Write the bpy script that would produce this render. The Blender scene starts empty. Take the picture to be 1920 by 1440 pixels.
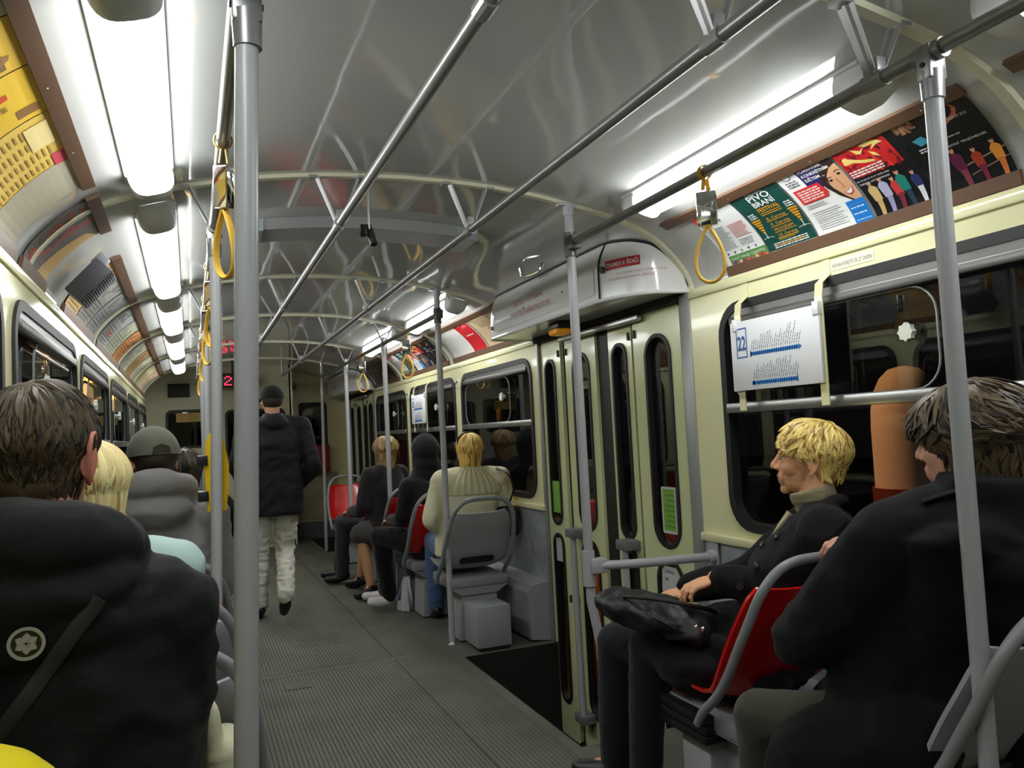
import bpy, bmesh, math, random
import numpy as np
from mathutils import Vector, Matrix, noise
from mathutils.geometry import tessellate_polygon
random.seed(7)
C = bpy.context.scene.collection
SC = bpy.context.scene
PI = math.pi

# ------------------------------------------------------------------ camera, world, exposure
def make_camera():
    yaw, pitch, roll, F = .381, .057, -.051, 1516.0
    cy, sy, cp, sp = math.cos(yaw), math.sin(yaw), math.cos(pitch), math.sin(pitch)
    f = Vector((sy*cp, cy*cp, sp)); r = Vector((cy, -sy, 0)); u = r.cross(f)
    cr, sr = math.cos(roll), math.sin(roll)
    r2 = r*cr + u*sr; u2 = u*cr - r*sr
    cd = bpy.data.cameras.new('camera'); cd.sensor_width = 36; cd.lens = F/1920*36
    cd.clip_start = .02; cd.clip_end = 200
    o = bpy.data.objects.new('camera', cd); C.objects.link(o)
    m = Matrix(((r2.x, u2.x, -f.x, -.785), (r2.y, u2.y, -f.y, 0), (r2.z, u2.z, -f.z, 1.30), (0, 0, 0, 1)))
    o.matrix_world = m
    SC.camera = o
make_camera()
w = bpy.data.worlds.new('night'); SC.world = w; w.use_nodes = True
bg = w.node_tree.nodes['Background']
bg.inputs[0].default_value = (.010, .009, .009, 1); bg.inputs[1].default_value = .35
SC.view_settings.view_transform = 'Standard'; SC.view_settings.look = 'None'
SC.view_settings.gamma = 1; SC.view_settings.use_curve_mapping = False
SC.view_settings.exposure = 0.0
LAMP = 17.5            # emission of the fluorescent covers
try:
    SC.cycles.max_bounces = 8; SC.cycles.diffuse_bounces = 4; SC.cycles.glossy_bounces = 4
    SC.cycles.transparent_max_bounces = 16
    SC.cycles.caustics_reflective = False; SC.cycles.caustics_refractive = False
    SC.cycles.sample_clamp_indirect = 4
except Exception: pass

# ------------------------------------------------------------------ materials
def lin(c):
    c = c/255
    return c/12.92 if c <= .04045 else ((c+.055)/1.055)**2.4
def rgb(r, g, b): return (lin(r), lin(g), lin(b), 1)
MATS = {}
def mat(name, col, rough=.5, metal=0, spec=.5, bump=None, var=None, coat=0, emit=None, es=1, sheen=0):
    """bump=(scale, strength[, detail]); var=(scale, dark factor): a slow mottling of the base colour"""
    if name in MATS: return MATS[name]
    m = bpy.data.materials.new(name); m.use_nodes = True
    nt = m.node_tree; b = nt.nodes['Principled BSDF']
    b.inputs['Base Color'].default_value = col
    b.inputs['Roughness'].default_value = rough
    b.inputs['Metallic'].default_value = metal
    b.inputs['Specular IOR Level'].default_value = spec
    if coat: b.inputs['Coat Weight'].default_value = coat; b.inputs['Coat Roughness'].default_value = .06
    if sheen: b.inputs['Sheen Weight'].default_value = sheen; b.inputs['Sheen Roughness'].default_value = .5
    if emit: b.inputs['Emission Color'].default_value = emit; b.inputs['Emission Strength'].default_value = es
    if bump or var:
        tc = nt.nodes.new('ShaderNodeTexCoord')
    if var:
        n = nt.nodes.new('ShaderNodeTexNoise'); n.inputs['Scale'].default_value = var[0]; n.inputs['Detail'].default_value = 5
        rp = nt.nodes.new('ShaderNodeValToRGB')
        k = var[1]
        rp.color_ramp.elements[0].position = .35; rp.color_ramp.elements[1].position = .68
        rp.color_ramp.elements[0].color = (col[0]*k, col[1]*k, col[2]*k, 1) if len(var) < 3 else var[2]
        rp.color_ramp.elements[1].color = col
        nt.links.new(tc.outputs['Object'], n.inputs['Vector']); nt.links.new(n.outputs[0], rp.inputs[0])
        nt.links.new(rp.outputs[0], b.inputs['Base Color'])
    if bump:
        n = nt.nodes.new('ShaderNodeTexNoise'); n.inputs['Scale'].default_value = bump[0]
        n.inputs['Detail'].default_value = bump[2] if len(bump) > 2 else 3
        bp = nt.nodes.new('ShaderNodeBump'); bp.inputs['Strength'].default_value = bump[1]; bp.inputs['Distance'].default_value = .01
        nt.links.new(tc.outputs['Object'], n.inputs['Vector']); nt.links.new(n.outputs[0], bp.inputs['Height'])
        nt.links.new(bp.outputs[0], b.inputs['Normal'])
    MATS[name] = m
    return m
def glassmat(name, tint, refl=1.0):
    m = bpy.data.materials.new(name); m.use_nodes = True; nt = m.node_tree; nt.nodes.clear()
    o = nt.nodes.new('ShaderNodeOutputMaterial'); mx = nt.nodes.new('ShaderNodeMixShader')
    t = nt.nodes.new('ShaderNodeBsdfTransparent'); t.inputs[0].default_value = tint
    g = nt.nodes.new('ShaderNodeBsdfGlossy'); g.inputs['Roughness'].default_value = .01; g.inputs[0].default_value = (refl, refl, refl, 1)
    f = nt.nodes.new('ShaderNodeFresnel'); f.inputs[0].default_value = 1.5
    ge = nt.nodes.new('ShaderNodeNewGeometry'); iv = nt.nodes.new('ShaderNodeMath'); iv.operation = 'SUBTRACT'; iv.inputs[0].default_value = 1
    ml = nt.nodes.new('ShaderNodeMath'); ml.operation = 'MULTIPLY'
    nt.links.new(ge.outputs['Backfacing'], iv.inputs[1]); nt.links.new(iv.outputs[0], ml.inputs[0]); nt.links.new(f.outputs[0], ml.inputs[1])
    nt.links.new(ml.outputs[0], mx.inputs[0]); nt.links.new(t.outputs[0], mx.inputs[1]); nt.links.new(g.outputs[0], mx.inputs[2])
    nt.links.new(mx.outputs[0], o.inputs[0]); MATS[name] = m
    return m
def flat(r, g, b, rough=.45):
    """printed ink"""
    return mat('ink_%d_%d_%d' % (r, g, b), rgb(r, g, b), rough, spec=.4)

M_CEIL = mat('ceiling_laminate', rgb(190, 191, 188), .055, spec=.5, bump=(3.0, .30, 1.0), coat=.35)
M_CREAM = mat('cream_paint', rgb(226, 223, 176), .22, spec=.5, coat=.3)
M_CREAMD = mat('cream_door_paint', rgb(214, 218, 168), .22, coat=.3)
M_WHITE = mat('white_paint', rgb(240, 241, 242), .16, coat=.5)
M_LAM = mat('grey_marbled_laminate', rgb(176, 180, 188), .35, var=(14, .72))
M_GREYP = mat('grey_pole_paint', rgb(172, 174, 178), .30, spec=.5, bump=(600, .04))
M_RAIL = mat('dull_steel_rail', rgb(158, 159, 158), .33, metal=.6)
M_ALU = mat('aluminium', rgb(190, 192, 192), .28, metal=.9)
M_CHROME = mat('chrome', rgb(225, 225, 225), .07, metal=1)
M_RUB = mat('black_rubber', rgb(22, 22, 23), .5)
M_DARK = mat('dark_void', rgb(18, 18, 18), .8)
M_STEP = mat('black_step_rubber', rgb(20, 20, 19), .8)
M_FLOOR = mat('ribbed_rubber_floor', rgb(108, 108, 96), .62, var=(3.0, .72))
M_FLOORS = mat('smooth_rubber_floor', rgb(100, 100, 90), .6, var=(4, .8))
M_TRIMB = mat('brown_trim', rgb(98, 70, 50), .45)
M_TRIMD = mat('dark_brown_trim', rgb(66, 44, 38), .45)
M_SEATG = mat('grey_seat_shell', rgb(162, 163, 168), .55, bump=(260, .12))
M_SEATR = mat('red_seat_shell', rgb(205, 18, 12), .22, coat=.3)
M_TUBE = mat('grey_seat_tube', rgb(140, 142, 144), .4)
M_YEL = mat('yellow_plastic', rgb(235, 190, 10), .35)
M_STRAP = mat('yellow_strap', rgb(222, 178, 66), .5)
M_BLK = mat('black_plastic', rgb(24, 24, 26), .4)
M_LAMP = mat('lamp_diffuser', (1, 1, 1, 1), .4, emit=(.97, 1.0, .99, 1), es=LAMP)
M_CAP = mat('lamp_end_cap', rgb(205, 206, 204), .3)
M_LED = mat('red_led', (0, 0, 0, 1), .5, emit=(1, .02, .06, 1), es=3.0)
M_AMBER = mat('amber_lens', rgb(230, 140, 20), .2, emit=(1, .45, .05, 1), es=.10)
M_GLASS = glassmat('window_glass', (.80, .82, .82, 1))
M_GLASS2 = glassmat('door_glass', (.78, .78, .76, 1))

# ------------------------------------------------------------------ mesh helpers
class MB:
    def __init__(s): s.v = []; s.f = []; s.m = []
    def add(s, vs, fs, mi=0):
        o = len(s.v); s.v += [tuple(p) for p in vs]
        s.f += [tuple(i+o for i in f) for f in fs]; s.m += [mi]*len(fs)
        return s
    def box(s, lo, hi, mi=0, bev=0):
        x0, y0, z0 = lo; x1, y1, z1 = hi
        if bev <= 0:
            v = [(x0,y0,z0),(x1,y0,z0),(x1,y1,z0),(x0,y1,z0),(x0,y0,z1),(x1,y0,z1),(x1,y1,z1),(x0,y1,z1)]
            return s.add(v, [(0,3,2,1),(4,5,6,7),(0,1,5,4),(1,2,6,5),(2,3,7,6),(3,0,4,7)], mi)
        b = bmesh.new(); bmesh.ops.create_cube(b, size=1)
        for q in b.verts: q.co = Vector(((x0+x1)/2+q.co.x*(x1-x0), (y0+y1)/2+q.co.y*(y1-y0), (z0+z1)/2+q.co.z*(z1-z0)))
        bmesh.ops.bevel(b, geom=list(b.edges), offset=bev, segments=2, affect='EDGES', profile=.5)
        b.verts.index_update()
        s.add([q.co[:] for q in b.verts], [[q.index for q in f.verts] for f in b.faces], mi); b.free()
        return s
    def tube(s, pts, r, seg=12, mi=0, cap=True, flat_=1.0, up=None):
        pts = [Vector(p) for p in pts]; n = len(pts)
        rs = r if isinstance(r, (list, tuple)) else [r]*n
        vs = []; fs = []
        ref = Vector(up) if up else None
        prev = None
        for i, p in enumerate(pts):
            t = (pts[min(i+1, n-1)]-pts[max(i-1, 0)]).normalized()
            if prev is None:
                a = ref if ref else (Vector((0, 0, 1)) if abs(t.z) < .9 else Vector((0, 1, 0)))
                x = (a - t*a.dot(t)).normalized()
            else:
                x = (prev - t*prev.dot(t)).normalized()
            prev = x; y = t.cross(x)
            for k in range(seg):
                a = 2*PI*k/seg
                vs.append(p + x*(math.cos(a)*rs[i]*flat_) + y*(math.sin(a)*rs[i]))
        for i in range(n-1):
            for k in range(seg):
                k2 = (k+1) % seg
                fs.append((i*seg+k, i*seg+k2, (i+1)*seg+k2, (i+1)*seg+k))
        if cap:
            fs.append(tuple(range(seg-1, -1, -1))); fs.append(tuple((n-1)*seg+k for k in range(seg)))
        return s.add(vs, fs, mi)
    def cyl(s, a, b, r, seg=14, mi=0, r2=None): return s.tube([a, b], [r, r if r2 is None else r2], seg, mi)
    def ell(s, c, r, M=None, seg=14, rings=9, mi=0):
        vs = []; fs = []; c = Vector(c)
        for i in range(rings+1):
            th = PI*i/rings
            for k in range(seg):
                a = 2*PI*k/seg
                p = Vector((r[0]*math.sin(th)*math.cos(a), r[1]*math.sin(th)*math.sin(a), r[2]*math.cos(th)))
                if M is not None: p = M @ p
                vs.append(c+p)
        for i in range(rings):
            for k in range(seg):
                k2 = (k+1) % seg
                fs.append((i*seg+k, (i+1)*seg+k, (i+1)*seg+k2, i*seg+k2))
        return s.add(vs, fs, mi)
    def grid(s, fn, nu, nv, mi=0, flip=False):
        vs = [fn(i/nu, j/nv) for i in range(nu+1) for j in range(nv+1)]; fs = []
        for i in range(nu):
            for j in range(nv):
                q = (i*(nv+1)+j, (i+1)*(nv+1)+j, (i+1)*(nv+1)+j+1, i*(nv+1)+j+1)
                fs.append(q[::-1] if flip else q)
        return s.add(vs, fs, mi)
    def prism(s, poly, fn, h0, h1, mi=0, holes=()):
        """polygon (u,v) with holes, extruded from h0 to h1; fn(u,v,h) gives the point"""
        loops = [list(poly)]+[list(h) for h in holes]
        tris = tessellate_polygon([[Vector((p[0], p[1], 0)) for p in l] for l in loops])
        fl = [p for l in loops for p in l]; n = len(fl)
        vs = [fn(p[0], p[1], h0) for p in fl]+[fn(p[0], p[1], h1) for p in fl]
        fs = []
        for t in tris:
            a, b, c = t
            p, q, r = fl[a], fl[b], fl[c]
            ar = (q[0]-p[0])*(r[1]-p[1])-(q[1]-p[1])*(r[0]-p[0])
            if abs(ar) < 1e-12: continue
            if ar < 0: a, b, c = a, c, b
            fs.append((a, c, b)); fs.append((a+n, b+n, c+n))
        o = 0
        for l in loops:
            k = len(l)
            for i in range(k):
                j = (i+1) % k
                fs.append((o+i, o+j, o+j+n, o+i+n))
            o += k
        return s.add(vs, fs, mi)
    def build(s, name, mats, parent=None, smooth=True, angle=35, fix=True):
        me = bpy.data.meshes.new(name); me.from_pydata(s.v, [], s.f)
        if not isinstance(mats, (list, tuple)): mats = [mats]
        for m in mats: me.materials.append(m)
        if len(mats) > 1: me.polygons.foreach_set('material_index', s.m)
        if fix:
            b = bmesh.new(); b.from_mesh(me); bmesh.ops.recalc_face_normals(b, faces=b.faces); b.to_mesh(me); b.free()
        if smooth:
            me.polygons.foreach_set('use_smooth', [True]*len(me.polygons))
            try: me.set_sharp_from_angle(angle=math.radians(angle))
            except Exception: pass
        me.update()
        o = bpy.data.objects.new(name, me); C.objects.link(o)
        if parent is not None: o.parent = parent
        return o
def tag(o, label=None, cat=None, group=None, kind=None):
    if label: o['label'] = label
    if cat: o['category'] = cat
    if group: o['group'] = group
    if kind: o['kind'] = kind
    return o
def thing(name, label=None, cat=None, group=None, kind=None, loc=(0, 0, 0)):
    o = bpy.data.objects.new(name, None); C.objects.link(o); o.empty_display_size = .05
    o.location = loc
    return tag(o, label, cat, group, kind)
def struct(name, mb, mats, parent=None, **k):
    o = mb.build(name, mats, parent, **k)
    if parent is None: o['kind'] = 'structure'
    return o
def copy_tree(o, parent=None):
    c = o.copy(); C.objects.link(c)
    if parent is not None: c.parent = parent
    for ch in list(o.children): copy_tree(ch, c)
    return c
def rrect(u0, v0, u1, v1, r, n=6):
    pts = []
    for cx, cy, a0 in ((u1-r, v1-r, 0), (u0+r, v1-r, 90), (u0+r, v0+r, 180), (u1-r, v0+r, 270)):
        for k in range(n+1):
            a = math.radians(a0+90*k/n); pts.append((cx+r*math.cos(a), cy+r*math.sin(a)))
    return pts
def spline(pts, n=8):
    """Catmull-Rom through points"""
    P = [Vector(p) for p in pts]; out = []
    for i in range(len(P)-1):
        p0 = P[max(i-1, 0)]; p1 = P[i]; p2 = P[i+1]; p3 = P[min(i+2, len(P)-1)]
        for k in range(n):
            t = k/n
            out.append(.5*((2*p1)+(p2-p0)*t+(2*p0-5*p1+4*p2-p3)*t*t+(3*p1-p0-3*p2+p3)*t**3))
    out.append(P[-1])
    return out

# text outlines, made once while the scene is still small
TXT = {}
def prep_texts(strings):
    obs = []
    for s in strings:
        cu = bpy.data.curves.new('t', 'FONT'); cu.body = s; cu.size = 1; cu.resolution_u = 2
        if s in ('22', 'PIVO', 'BRANÍ', 'FESTIVAL', 'ZNAMENÍ K ŘIDIČI', 'POMÁHÁME', 'KONKRÉTNÍM', 'DĚTEM ...'): cu.offset = .018
        o = bpy.data.objects.new('t', cu); C.objects.link(o); obs.append((s, o))
    dg = bpy.context.evaluated_depsgraph_get()
    for s, o in obs:
        me = bpy.data.meshes.new_from_object(o.evaluated_get(dg))
        v = [(q.co.x, q.co.y) for q in me.vertices]; f = [tuple(p.vertices) for p in me.polygons]
        w = max([p[0] for p in v] or [1])
        TXT[s] = (v, f, w); bpy.data.meshes.remove(me)
        cu = o.data; bpy.data.objects.remove(o); bpy.data.curves.remove(cu)
prep_texts(['22', 'ZAZNÍ-LI VÝSTRAHA,', 'OPUSŤTE DVEŘNÍ PROSTOR', 'ZNAMENÍ K ŘIDIČI', 'NENAHÝBEJTE SE Z OKEN', '118', 'PIVO', 'BRANÍ', 'FESTIVAL',
    'Žižkovské', '8. června', '9. června', '10. června', 'PROGRAM', 'POMÁHÁME', 'KONKRÉTNÍM', 'DĚTEM ...', 'CHUŤ KRAJE CILENTO', 'INFO', 'OVA',
    'CHCI VYSTOUPIT, STISKNI TLAČÍTKO U DVEŘÍ', 'DVEŘE OTEVÍRÁ ŘIDIČ', 'MÁ', 'NA', 'PŘEDNOST', 'ZÁKAZ', 'TAKING OFF COMPANY', 'MILOSTNÝ TROJÚHELNÍK', 'ŽIŽKOV 2010'])

# the car's inner cross section (half): x, z
PROF = [(0, 2.285), (.25, 2.278), (.43, 2.262), (.56, 2.245), (.69, 2.220), (.83, 2.192), (.93, 2.165), (1.04, 2.122), (1.105, 2.085), (1.178, 2.022), (1.235, 1.955), (1.262, 1.90), (1.266, 1.86)]
PROFS = spline([(a, b, 0) for a, b in PROF], 4)
def cov_z(x):
    x = abs(x)
    return float(np.interp(x, [p[0] for p in PROF], [p[1] for p in PROF]))
RIBY = [1.357, 2.958, 4.892, 6.425, 8.161, 9.749]
RX, RZ3, MX, RZM = .69, 2.053, .254, 2.09
YB, YF = -1.6, 11.6           # back and front of the car
# ------------------------------------------------------------------ shell of the car
WX = 1.25
WELL = (.66, 3.05, 4.57)      # x of the edge, near and far y of the middle door's step well
WELF = (.66, 9.62, 11.05)
def ribs(mb, x0, x1, y0, y1, pitch=.0185):
    n = int((x1-x0)/pitch); p = (x1-x0)/n
    prof = []
    for i in range(n):
        a = x0+i*p
        prof += [(a, -.005), (a+p*.22, -.005), (a+p*.32, 0), (a+p*.9, 0)]
    prof.append((x1, -.005))
    k = len(prof)
    mb.add([(a, y0, z) for a, z in prof]+[(a, y1, z) for a, z in prof], [(i, i+1, i+1+k, i+k) for i in range(k-1)], 0)
def build_floor():
    mb = MB()
    for y0, y1 in ((YB, 1.42), (1.47, 4.755), (4.80, 8.02), (8.07, YF)):
        ribs(mb, -1.25, .288, y0, y1); ribs(mb, .296, .605, y0, y1)
    for y0, y1 in ((1.42, 1.47), (4.755, 4.80), (8.02, 8.07)):
        mb.add([(-1.25, y0, -.002), (.605, y0, -.002), (.605, y1, -.002), (-1.25, y1, -.002)], [(0, 1, 2, 3)], 1)
    mb.add([(.288, YB, -.006), (.296, YB, -.006), (.296, YF, -.006), (.288, YF, -.006)], [(0, 1, 2, 3)], 2)
    # smooth edging along the wells and the strips under the seats beside them
    for y0, y1 in ((YB, WELL[1]), (WELL[2], WELF[1]), (WELF[2], YF)):
        mb.add([(.605, y0, 0), (1.25, y0, 0), (1.25, y1, 0), (.605, y1, 0)], [(0, 1, 2, 3)], 1)
    for y0, y1 in (WELL[1:], WELF[1:]):
        mb.add([(.605, y0, 0), (.66, y0, 0), (.66, y1, 0), (.605, y1, 0)], [(0, 1, 2, 3)], 1)
    mb.box((-1.25, YB, -.05), (.60, YF, -.012), 2)
    f = struct('floor', mb, [M_FLOOR, M_FLOORS, M_DARK], smooth=False, fix=False)
    h = MB().box((-.355, 4.47, -.004), (-.215, 4.60, .003), 0, .002)
    h.build('hatch', mat('hatch_plate', rgb(84, 84, 74), .5), f)
    for i, (x, y0, y1) in enumerate((WELL, WELF)):
        s = MB()
        s.box((x, y0, -.27), (x+.006, y1, -.001))                       # riser
        s.box((x, y0, -.30), (.97, y1, -.27)); s.box((.965, y0, -.55), (.97, y1, -.27))
        s.box((.97, y0, -.56), (1.36, y1, -.53))
        s.box((x, y0-.03, -.56), (1.30, y0, -.001)); s.box((x, y1, -.56), (1.30, y1+.03, -.001))
        struct('trim_%d' % (30+i), s, M_STEP, smooth=False)
build_floor()

def build_ceiling():
    mb = MB()
    half = [(p.x, p.y) for p in PROFS]
    full = [(-a, b) for a, b in half[::-1]]+half[1:]
    n = len(full)
    ys = list(np.linspace(YB, YF, 40))
    vs = [(a, y, b) for y in ys for a, b in full]
    fs = [(j*n+i, j*n+i+1, (j+1)*n+i+1, (j+1)*n+i) for j in range(len(ys)-1) for i in range(n-1)]
    mb.add(vs, fs, 0)
    o = struct('ceiling', mb, M_CEIL, fix=False)
    roof = MB().box((-1.45, YB, 2.36), (1.45, YF, 2.40)); roof.build('roof_skin', M_DARK, o)
    # ribs: flat strips that follow the vault
    for k, y in enumerate(RIBY):
        r = MB()
        hw, t = (.021, .012)
        pts = full
        vs = []
        for i, (a, b) in enumerate(pts):
            a0, b0 = pts[max(i-1, 0)]; a1, b1 = pts[min(i+1, n-1)]
            d = Vector((a1-a0, b1-b0)).normalized(); nx, nz = d.y, -d.x
            vs += [(a, y-hw, b), (a+nx*t, y-hw*.7, b+nz*t), (a+nx*t, y+hw*.7, b+nz*t), (a, y+hw, b)]
        fs = []
        for i in range(len(pts)-1):
            for q in range(3): fs.append((i*4+q, i*4+q+1, i*4+5+q, i*4+4+q))
        r.add(vs, fs)
        struct('trim_%d' % (k+1), r, mat('rib_paint', rgb(214, 212, 186), .35), fix=True)
build_ceiling()

def wall_fn(side, x=WX):
    return lambda y, z, h: (side*(x+h), y, z)

def window(idx, side, y0, y1, z0=.86, z1=1.76, slide=True, knob=None):
    fn = wall_fn(side)
    root = thing('window_%d' % idx, kind='structure')
    hole = rrect(y0, z0, y1, z1, .13)
    g = MB().prism(rrect(y0-.006, z0-.006, y1+.006, z1+.006, .135), fn, -.010, .03, 0, [rrect(y0+.028, z0+.028, y1-.028, z1-.028, .105)])
    g.build('gasket', M_RUB, root, angle=50)
    zm = 1.345
    b = MB(); b.box((min(side*1.235, side*1.275), y0+.02, zm-.022), (max(side*1.235, side*1.275), y1-.02, zm+.018), 0, .005)
    b.build('divider_bar', M_ALU, root)
    b = MB(); b.box((min(side*1.236, side*1.27), y0+.07, z1-.085), (max(side*1.236, side*1.27), y1-.07, z1-.055), 0, .004)
    b.box((min(side*1.245, side*1.27), y0+.05, z1-.055), (max(side*1.245, side*1.27), y1-.05, z1-.02), 0)
    b.build('glazing_rail', mat('dark_aluminium', rgb(120, 120, 118), .35, .8), root)
    def pane(name, a, b_, c, d, x, r=.05, parent=root):
        m = MB().prism(rrect(a, c, b_, d, r), wall_fn(side, x), 0, .004)
        return m.build(name, M_GLASS, parent, smooth=False)
    pane('pane', y0+.03, y1-.03, z0+.03, zm, 1.278, .09)
    ym = (y0+y1)/2
    pane('pane', y0+.03, y1-.03, zm, z1-.03, 1.281, .09)
    s0, s1 = (ym-.30, y1-.06)
    if slide:
        sp = pane('sliding_pane', s0, s1, zm+.015, z1-.085, 1.256, .09)
        e = MB(); e.prism(rrect(s0, zm+.015, s1, z1-.085, .09), wall_fn(side, 1.2555), 0, .006, 0, [rrect(s0+.004, zm+.019, s1-.004, z1-.089, .087)])
        e.build('pane_edge', mat('glass_edge', rgb(150, 158, 155), .3), sp)
        ky = s0+.09
        k = MB(); kx = side*1.256
        k.cyl((kx, ky, 1.535), (kx-side*.018, ky, 1.535), .013)
        pts = []
        for q in range(24):
            a = 2*PI*q/24; rr = .026+.0035*math.cos(8*a); pts.append((ky+rr*math.cos(a), 1.535+rr*math.sin(a)))
        k.prism(pts, lambda a, b, h: (kx-side*(.016+h), a, b), 0, .016)
        k.build('latch_knob', mat('white_knob', rgb(228, 228, 215), .3), root)
    return root

def side_wall(side, name, secs):
    """secs: list of (y0, y1, [window spans])"""
    fn = wall_fn(side)
    up = MB(); lo = MB(); lip = MB(); led = MB()
    for y0, y1, wins in secs:
        ed = [y0]
        for i in range(len(wins)-1): ed.append((wins[i][1]+wins[i+1][0])/2)
        ed.append(y1)
        if not wins:
            up.prism([(y0, .82), (y1, .82), (y1, 1.87), (y0, 1.87)], fn, 0, .035)
        for i, wn in enumerate(wins):
            a, b = ed[i], ed[i+1]
            up.prism([(a, .82), (b, .82), (b, 1.87), (a, 1.87)], fn, 0, .035, 0, [rrect(wn[0], .86, wn[1], 1.76, .13)])
        lo.prism([(y0, -.05), (y1, -.05), (y1, .80), (y0, .80)], fn, .004, .03)
        x0, x1 = sorted((side*1.228, side*1.275))
        lip.box((x0, y0, .790), (x1, y1, .826), 0, .008)
        x0, x1 = sorted((side*1.242, side*1.28))
        led.box((x0, y0, 1.828), (x1, y1, 1.858), 0, .004)
    o = struct(name, up, M_CREAM, angle=30)
    lo.build('wainscot_panel', M_LAM, o, smooth=False)
    lip.build('sill_lip', M_CREAM, o)
    led.build('cornice_lip', M_CREAM, o)
    return o
R_SECS = [(YB, 2.955, [(-.22, 1.14), (1.30, 2.745)]), (4.615, 9.46, [(4.735, 6.17), (6.335, 7.80), (7.965, 9.36)]), (11.08, YF, [])]
L_SECS = [(YB, YF, [(-.42, .98), (1.13, 2.50), (2.655, 4.04), (4.19, 5.54), (5.71, 7.06), (7.23, 8.56), (8.73, 10.05)])]
side_wall(1, 'wall_right', R_SECS)
side_wall(-1, 'wall_left', L_SECS)
wi = 1
for y0, y1, ws in R_SECS:
    for a, b in ws: window(wi, 1, a, b); wi += 1
for a, b in L_SECS[0][2]: window(wi, -1, a, b); wi += 1

# ------------------------------------------------------------------ doors
def capsule(y0, y1, z0, z1): return rrect(y0, z0, y1, z1, (y1-y0)/2*.97, 8)
def make_door(idx, yn, yf):
    """four folding leaves between the jambs; yn near, yf far"""
    root = thing('door_%d' % idx, kind='structure')
    s = (yf-yn)/1.66
    Y = lambda v: yn+(v-2.955)*s
    leaves = [(3.06, 3.475, 3.145, 3.365, 1.262), (3.515, 3.755, 3.565, 3.715, 1.275), (3.905, 4.285, 3.98, 4.19, 1.275), (4.325, 4.60, 4.40, 4.545, 1.262)]
    zb, zt = -.53, 1.83
    for i, (a, b, wa, wb, x) in enumerate(leaves):
        a, b, wa, wb = Y(a), Y(b), Y(wa), Y(wb)
        fn = wall_fn(1, x)
        h1 = capsule(wa, wb, .72, 1.715); h2 = capsule(wa, wb, -.33, .665)
        lf = MB().prism(rrect(a, zb, b, zt, .02, 3), fn, 0, .035, 0, [h1, h2]).build('door_leaf', M_CREAMD, root)
        for (c, d) in ((.72, 1.715), (-.33, .665)):
            MB().prism(capsule(wa-.004, wb+.004, c-.004, d+.004), fn, -.008, .03, 0, [capsule(wa+.014, wb-.014, c+.014, d-.014)]).build('gasket', M_RUB, lf, angle=50)
            MB().prism(capsule(wa+.01, wb-.01, c+.01, d-.01), wall_fn(1, x+.018), 0, .004).build('pane', M_GLASS2, lf, smooth=False)
        for z in (1.74, .3): MB().cyl((x-.004, b-.02 if i % 2 == 0 else a+.02, z-.02), (x-.004, b-.02 if i % 2 == 0 else a+.02, z+.02), .008).build('hinge', M_BLK, lf)
        if i in (1, 2):        # pull bars stand inside the two middle leaves
            yb_ = a+.075 if i == 1 else b-.10
            hb = MB()
            hb.tube([(1.215, yb_, .70), (1.215, yb_-.02, -.32)] if i == 2 else [(1.215, yb_, .70), (1.215, yb_, -.32)], .017, 12)
            hb.build('pull_bar', M_GREYP, lf)
            for z in (.70, -.33): MB().box((1.19, yb_-.055, z-.025), (1.275, yb_+.055, z+.025), 0, .008).build('bar_clamp', mat('clamp_grey', rgb(112, 113, 114), .5), lf)
    # rubber edges between the leaves
    for a, b, x in ((3.755, 3.905, 1.292), (3.477, 3.513, 1.285), (4.287, 4.323, 1.285), (3.02, 3.06, 1.285), (4.60, 4.625, 1.285)):
        MB().box((x, Y(a)-.01, zb), (x+.03, Y(b)+.01, zt)).build('rubber_edge', M_RUB, root, smooth=False)
    for a, b in ((2.955, 3.035), (4.61, 4.635)):
        MB().box((1.243, Y(a), -.53), (1.31, Y(b), 1.86), 0, .008).build('jamb', mat('grey_jamb', rgb(150, 152, 148), .35, .3), root)
    v = MB(); v.box((1.22, Y(3.03), 1.83), (1.33, Y(4.62), 1.90)); v.box((1.31, Y(2.95), 1.86), (1.34, Y(4.64), 2.2))
    v.build('door_cavity', M_DARK, root, smooth=False)
    gr = MB().box((1.215, Y(3.35), 1.795), (1.245, Y(4.25), 1.825), 0, .006); gr.build('guide_rail', M_ALU, root)
    return root
d1 = make_door(1, 2.955, 4.615)
d2 = make_door(2, 9.46, 11.08)

def text_on(mb, s, fn, u, v, size, width=None, mi=0, center=False, bold=0):
    """print the outlines of s with its lower left at (u, v); fn(u, v, layer) places them"""
    vs, fs, w = TXT[s]
    k = 1.0
    if width: k = width/(w*size)
    off = -w*size*k/2 if center else 0
    mb.add([fn(u+off+p[0]*size*k, v+p[1]*size, 2) for p in vs], fs, mi)

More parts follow.
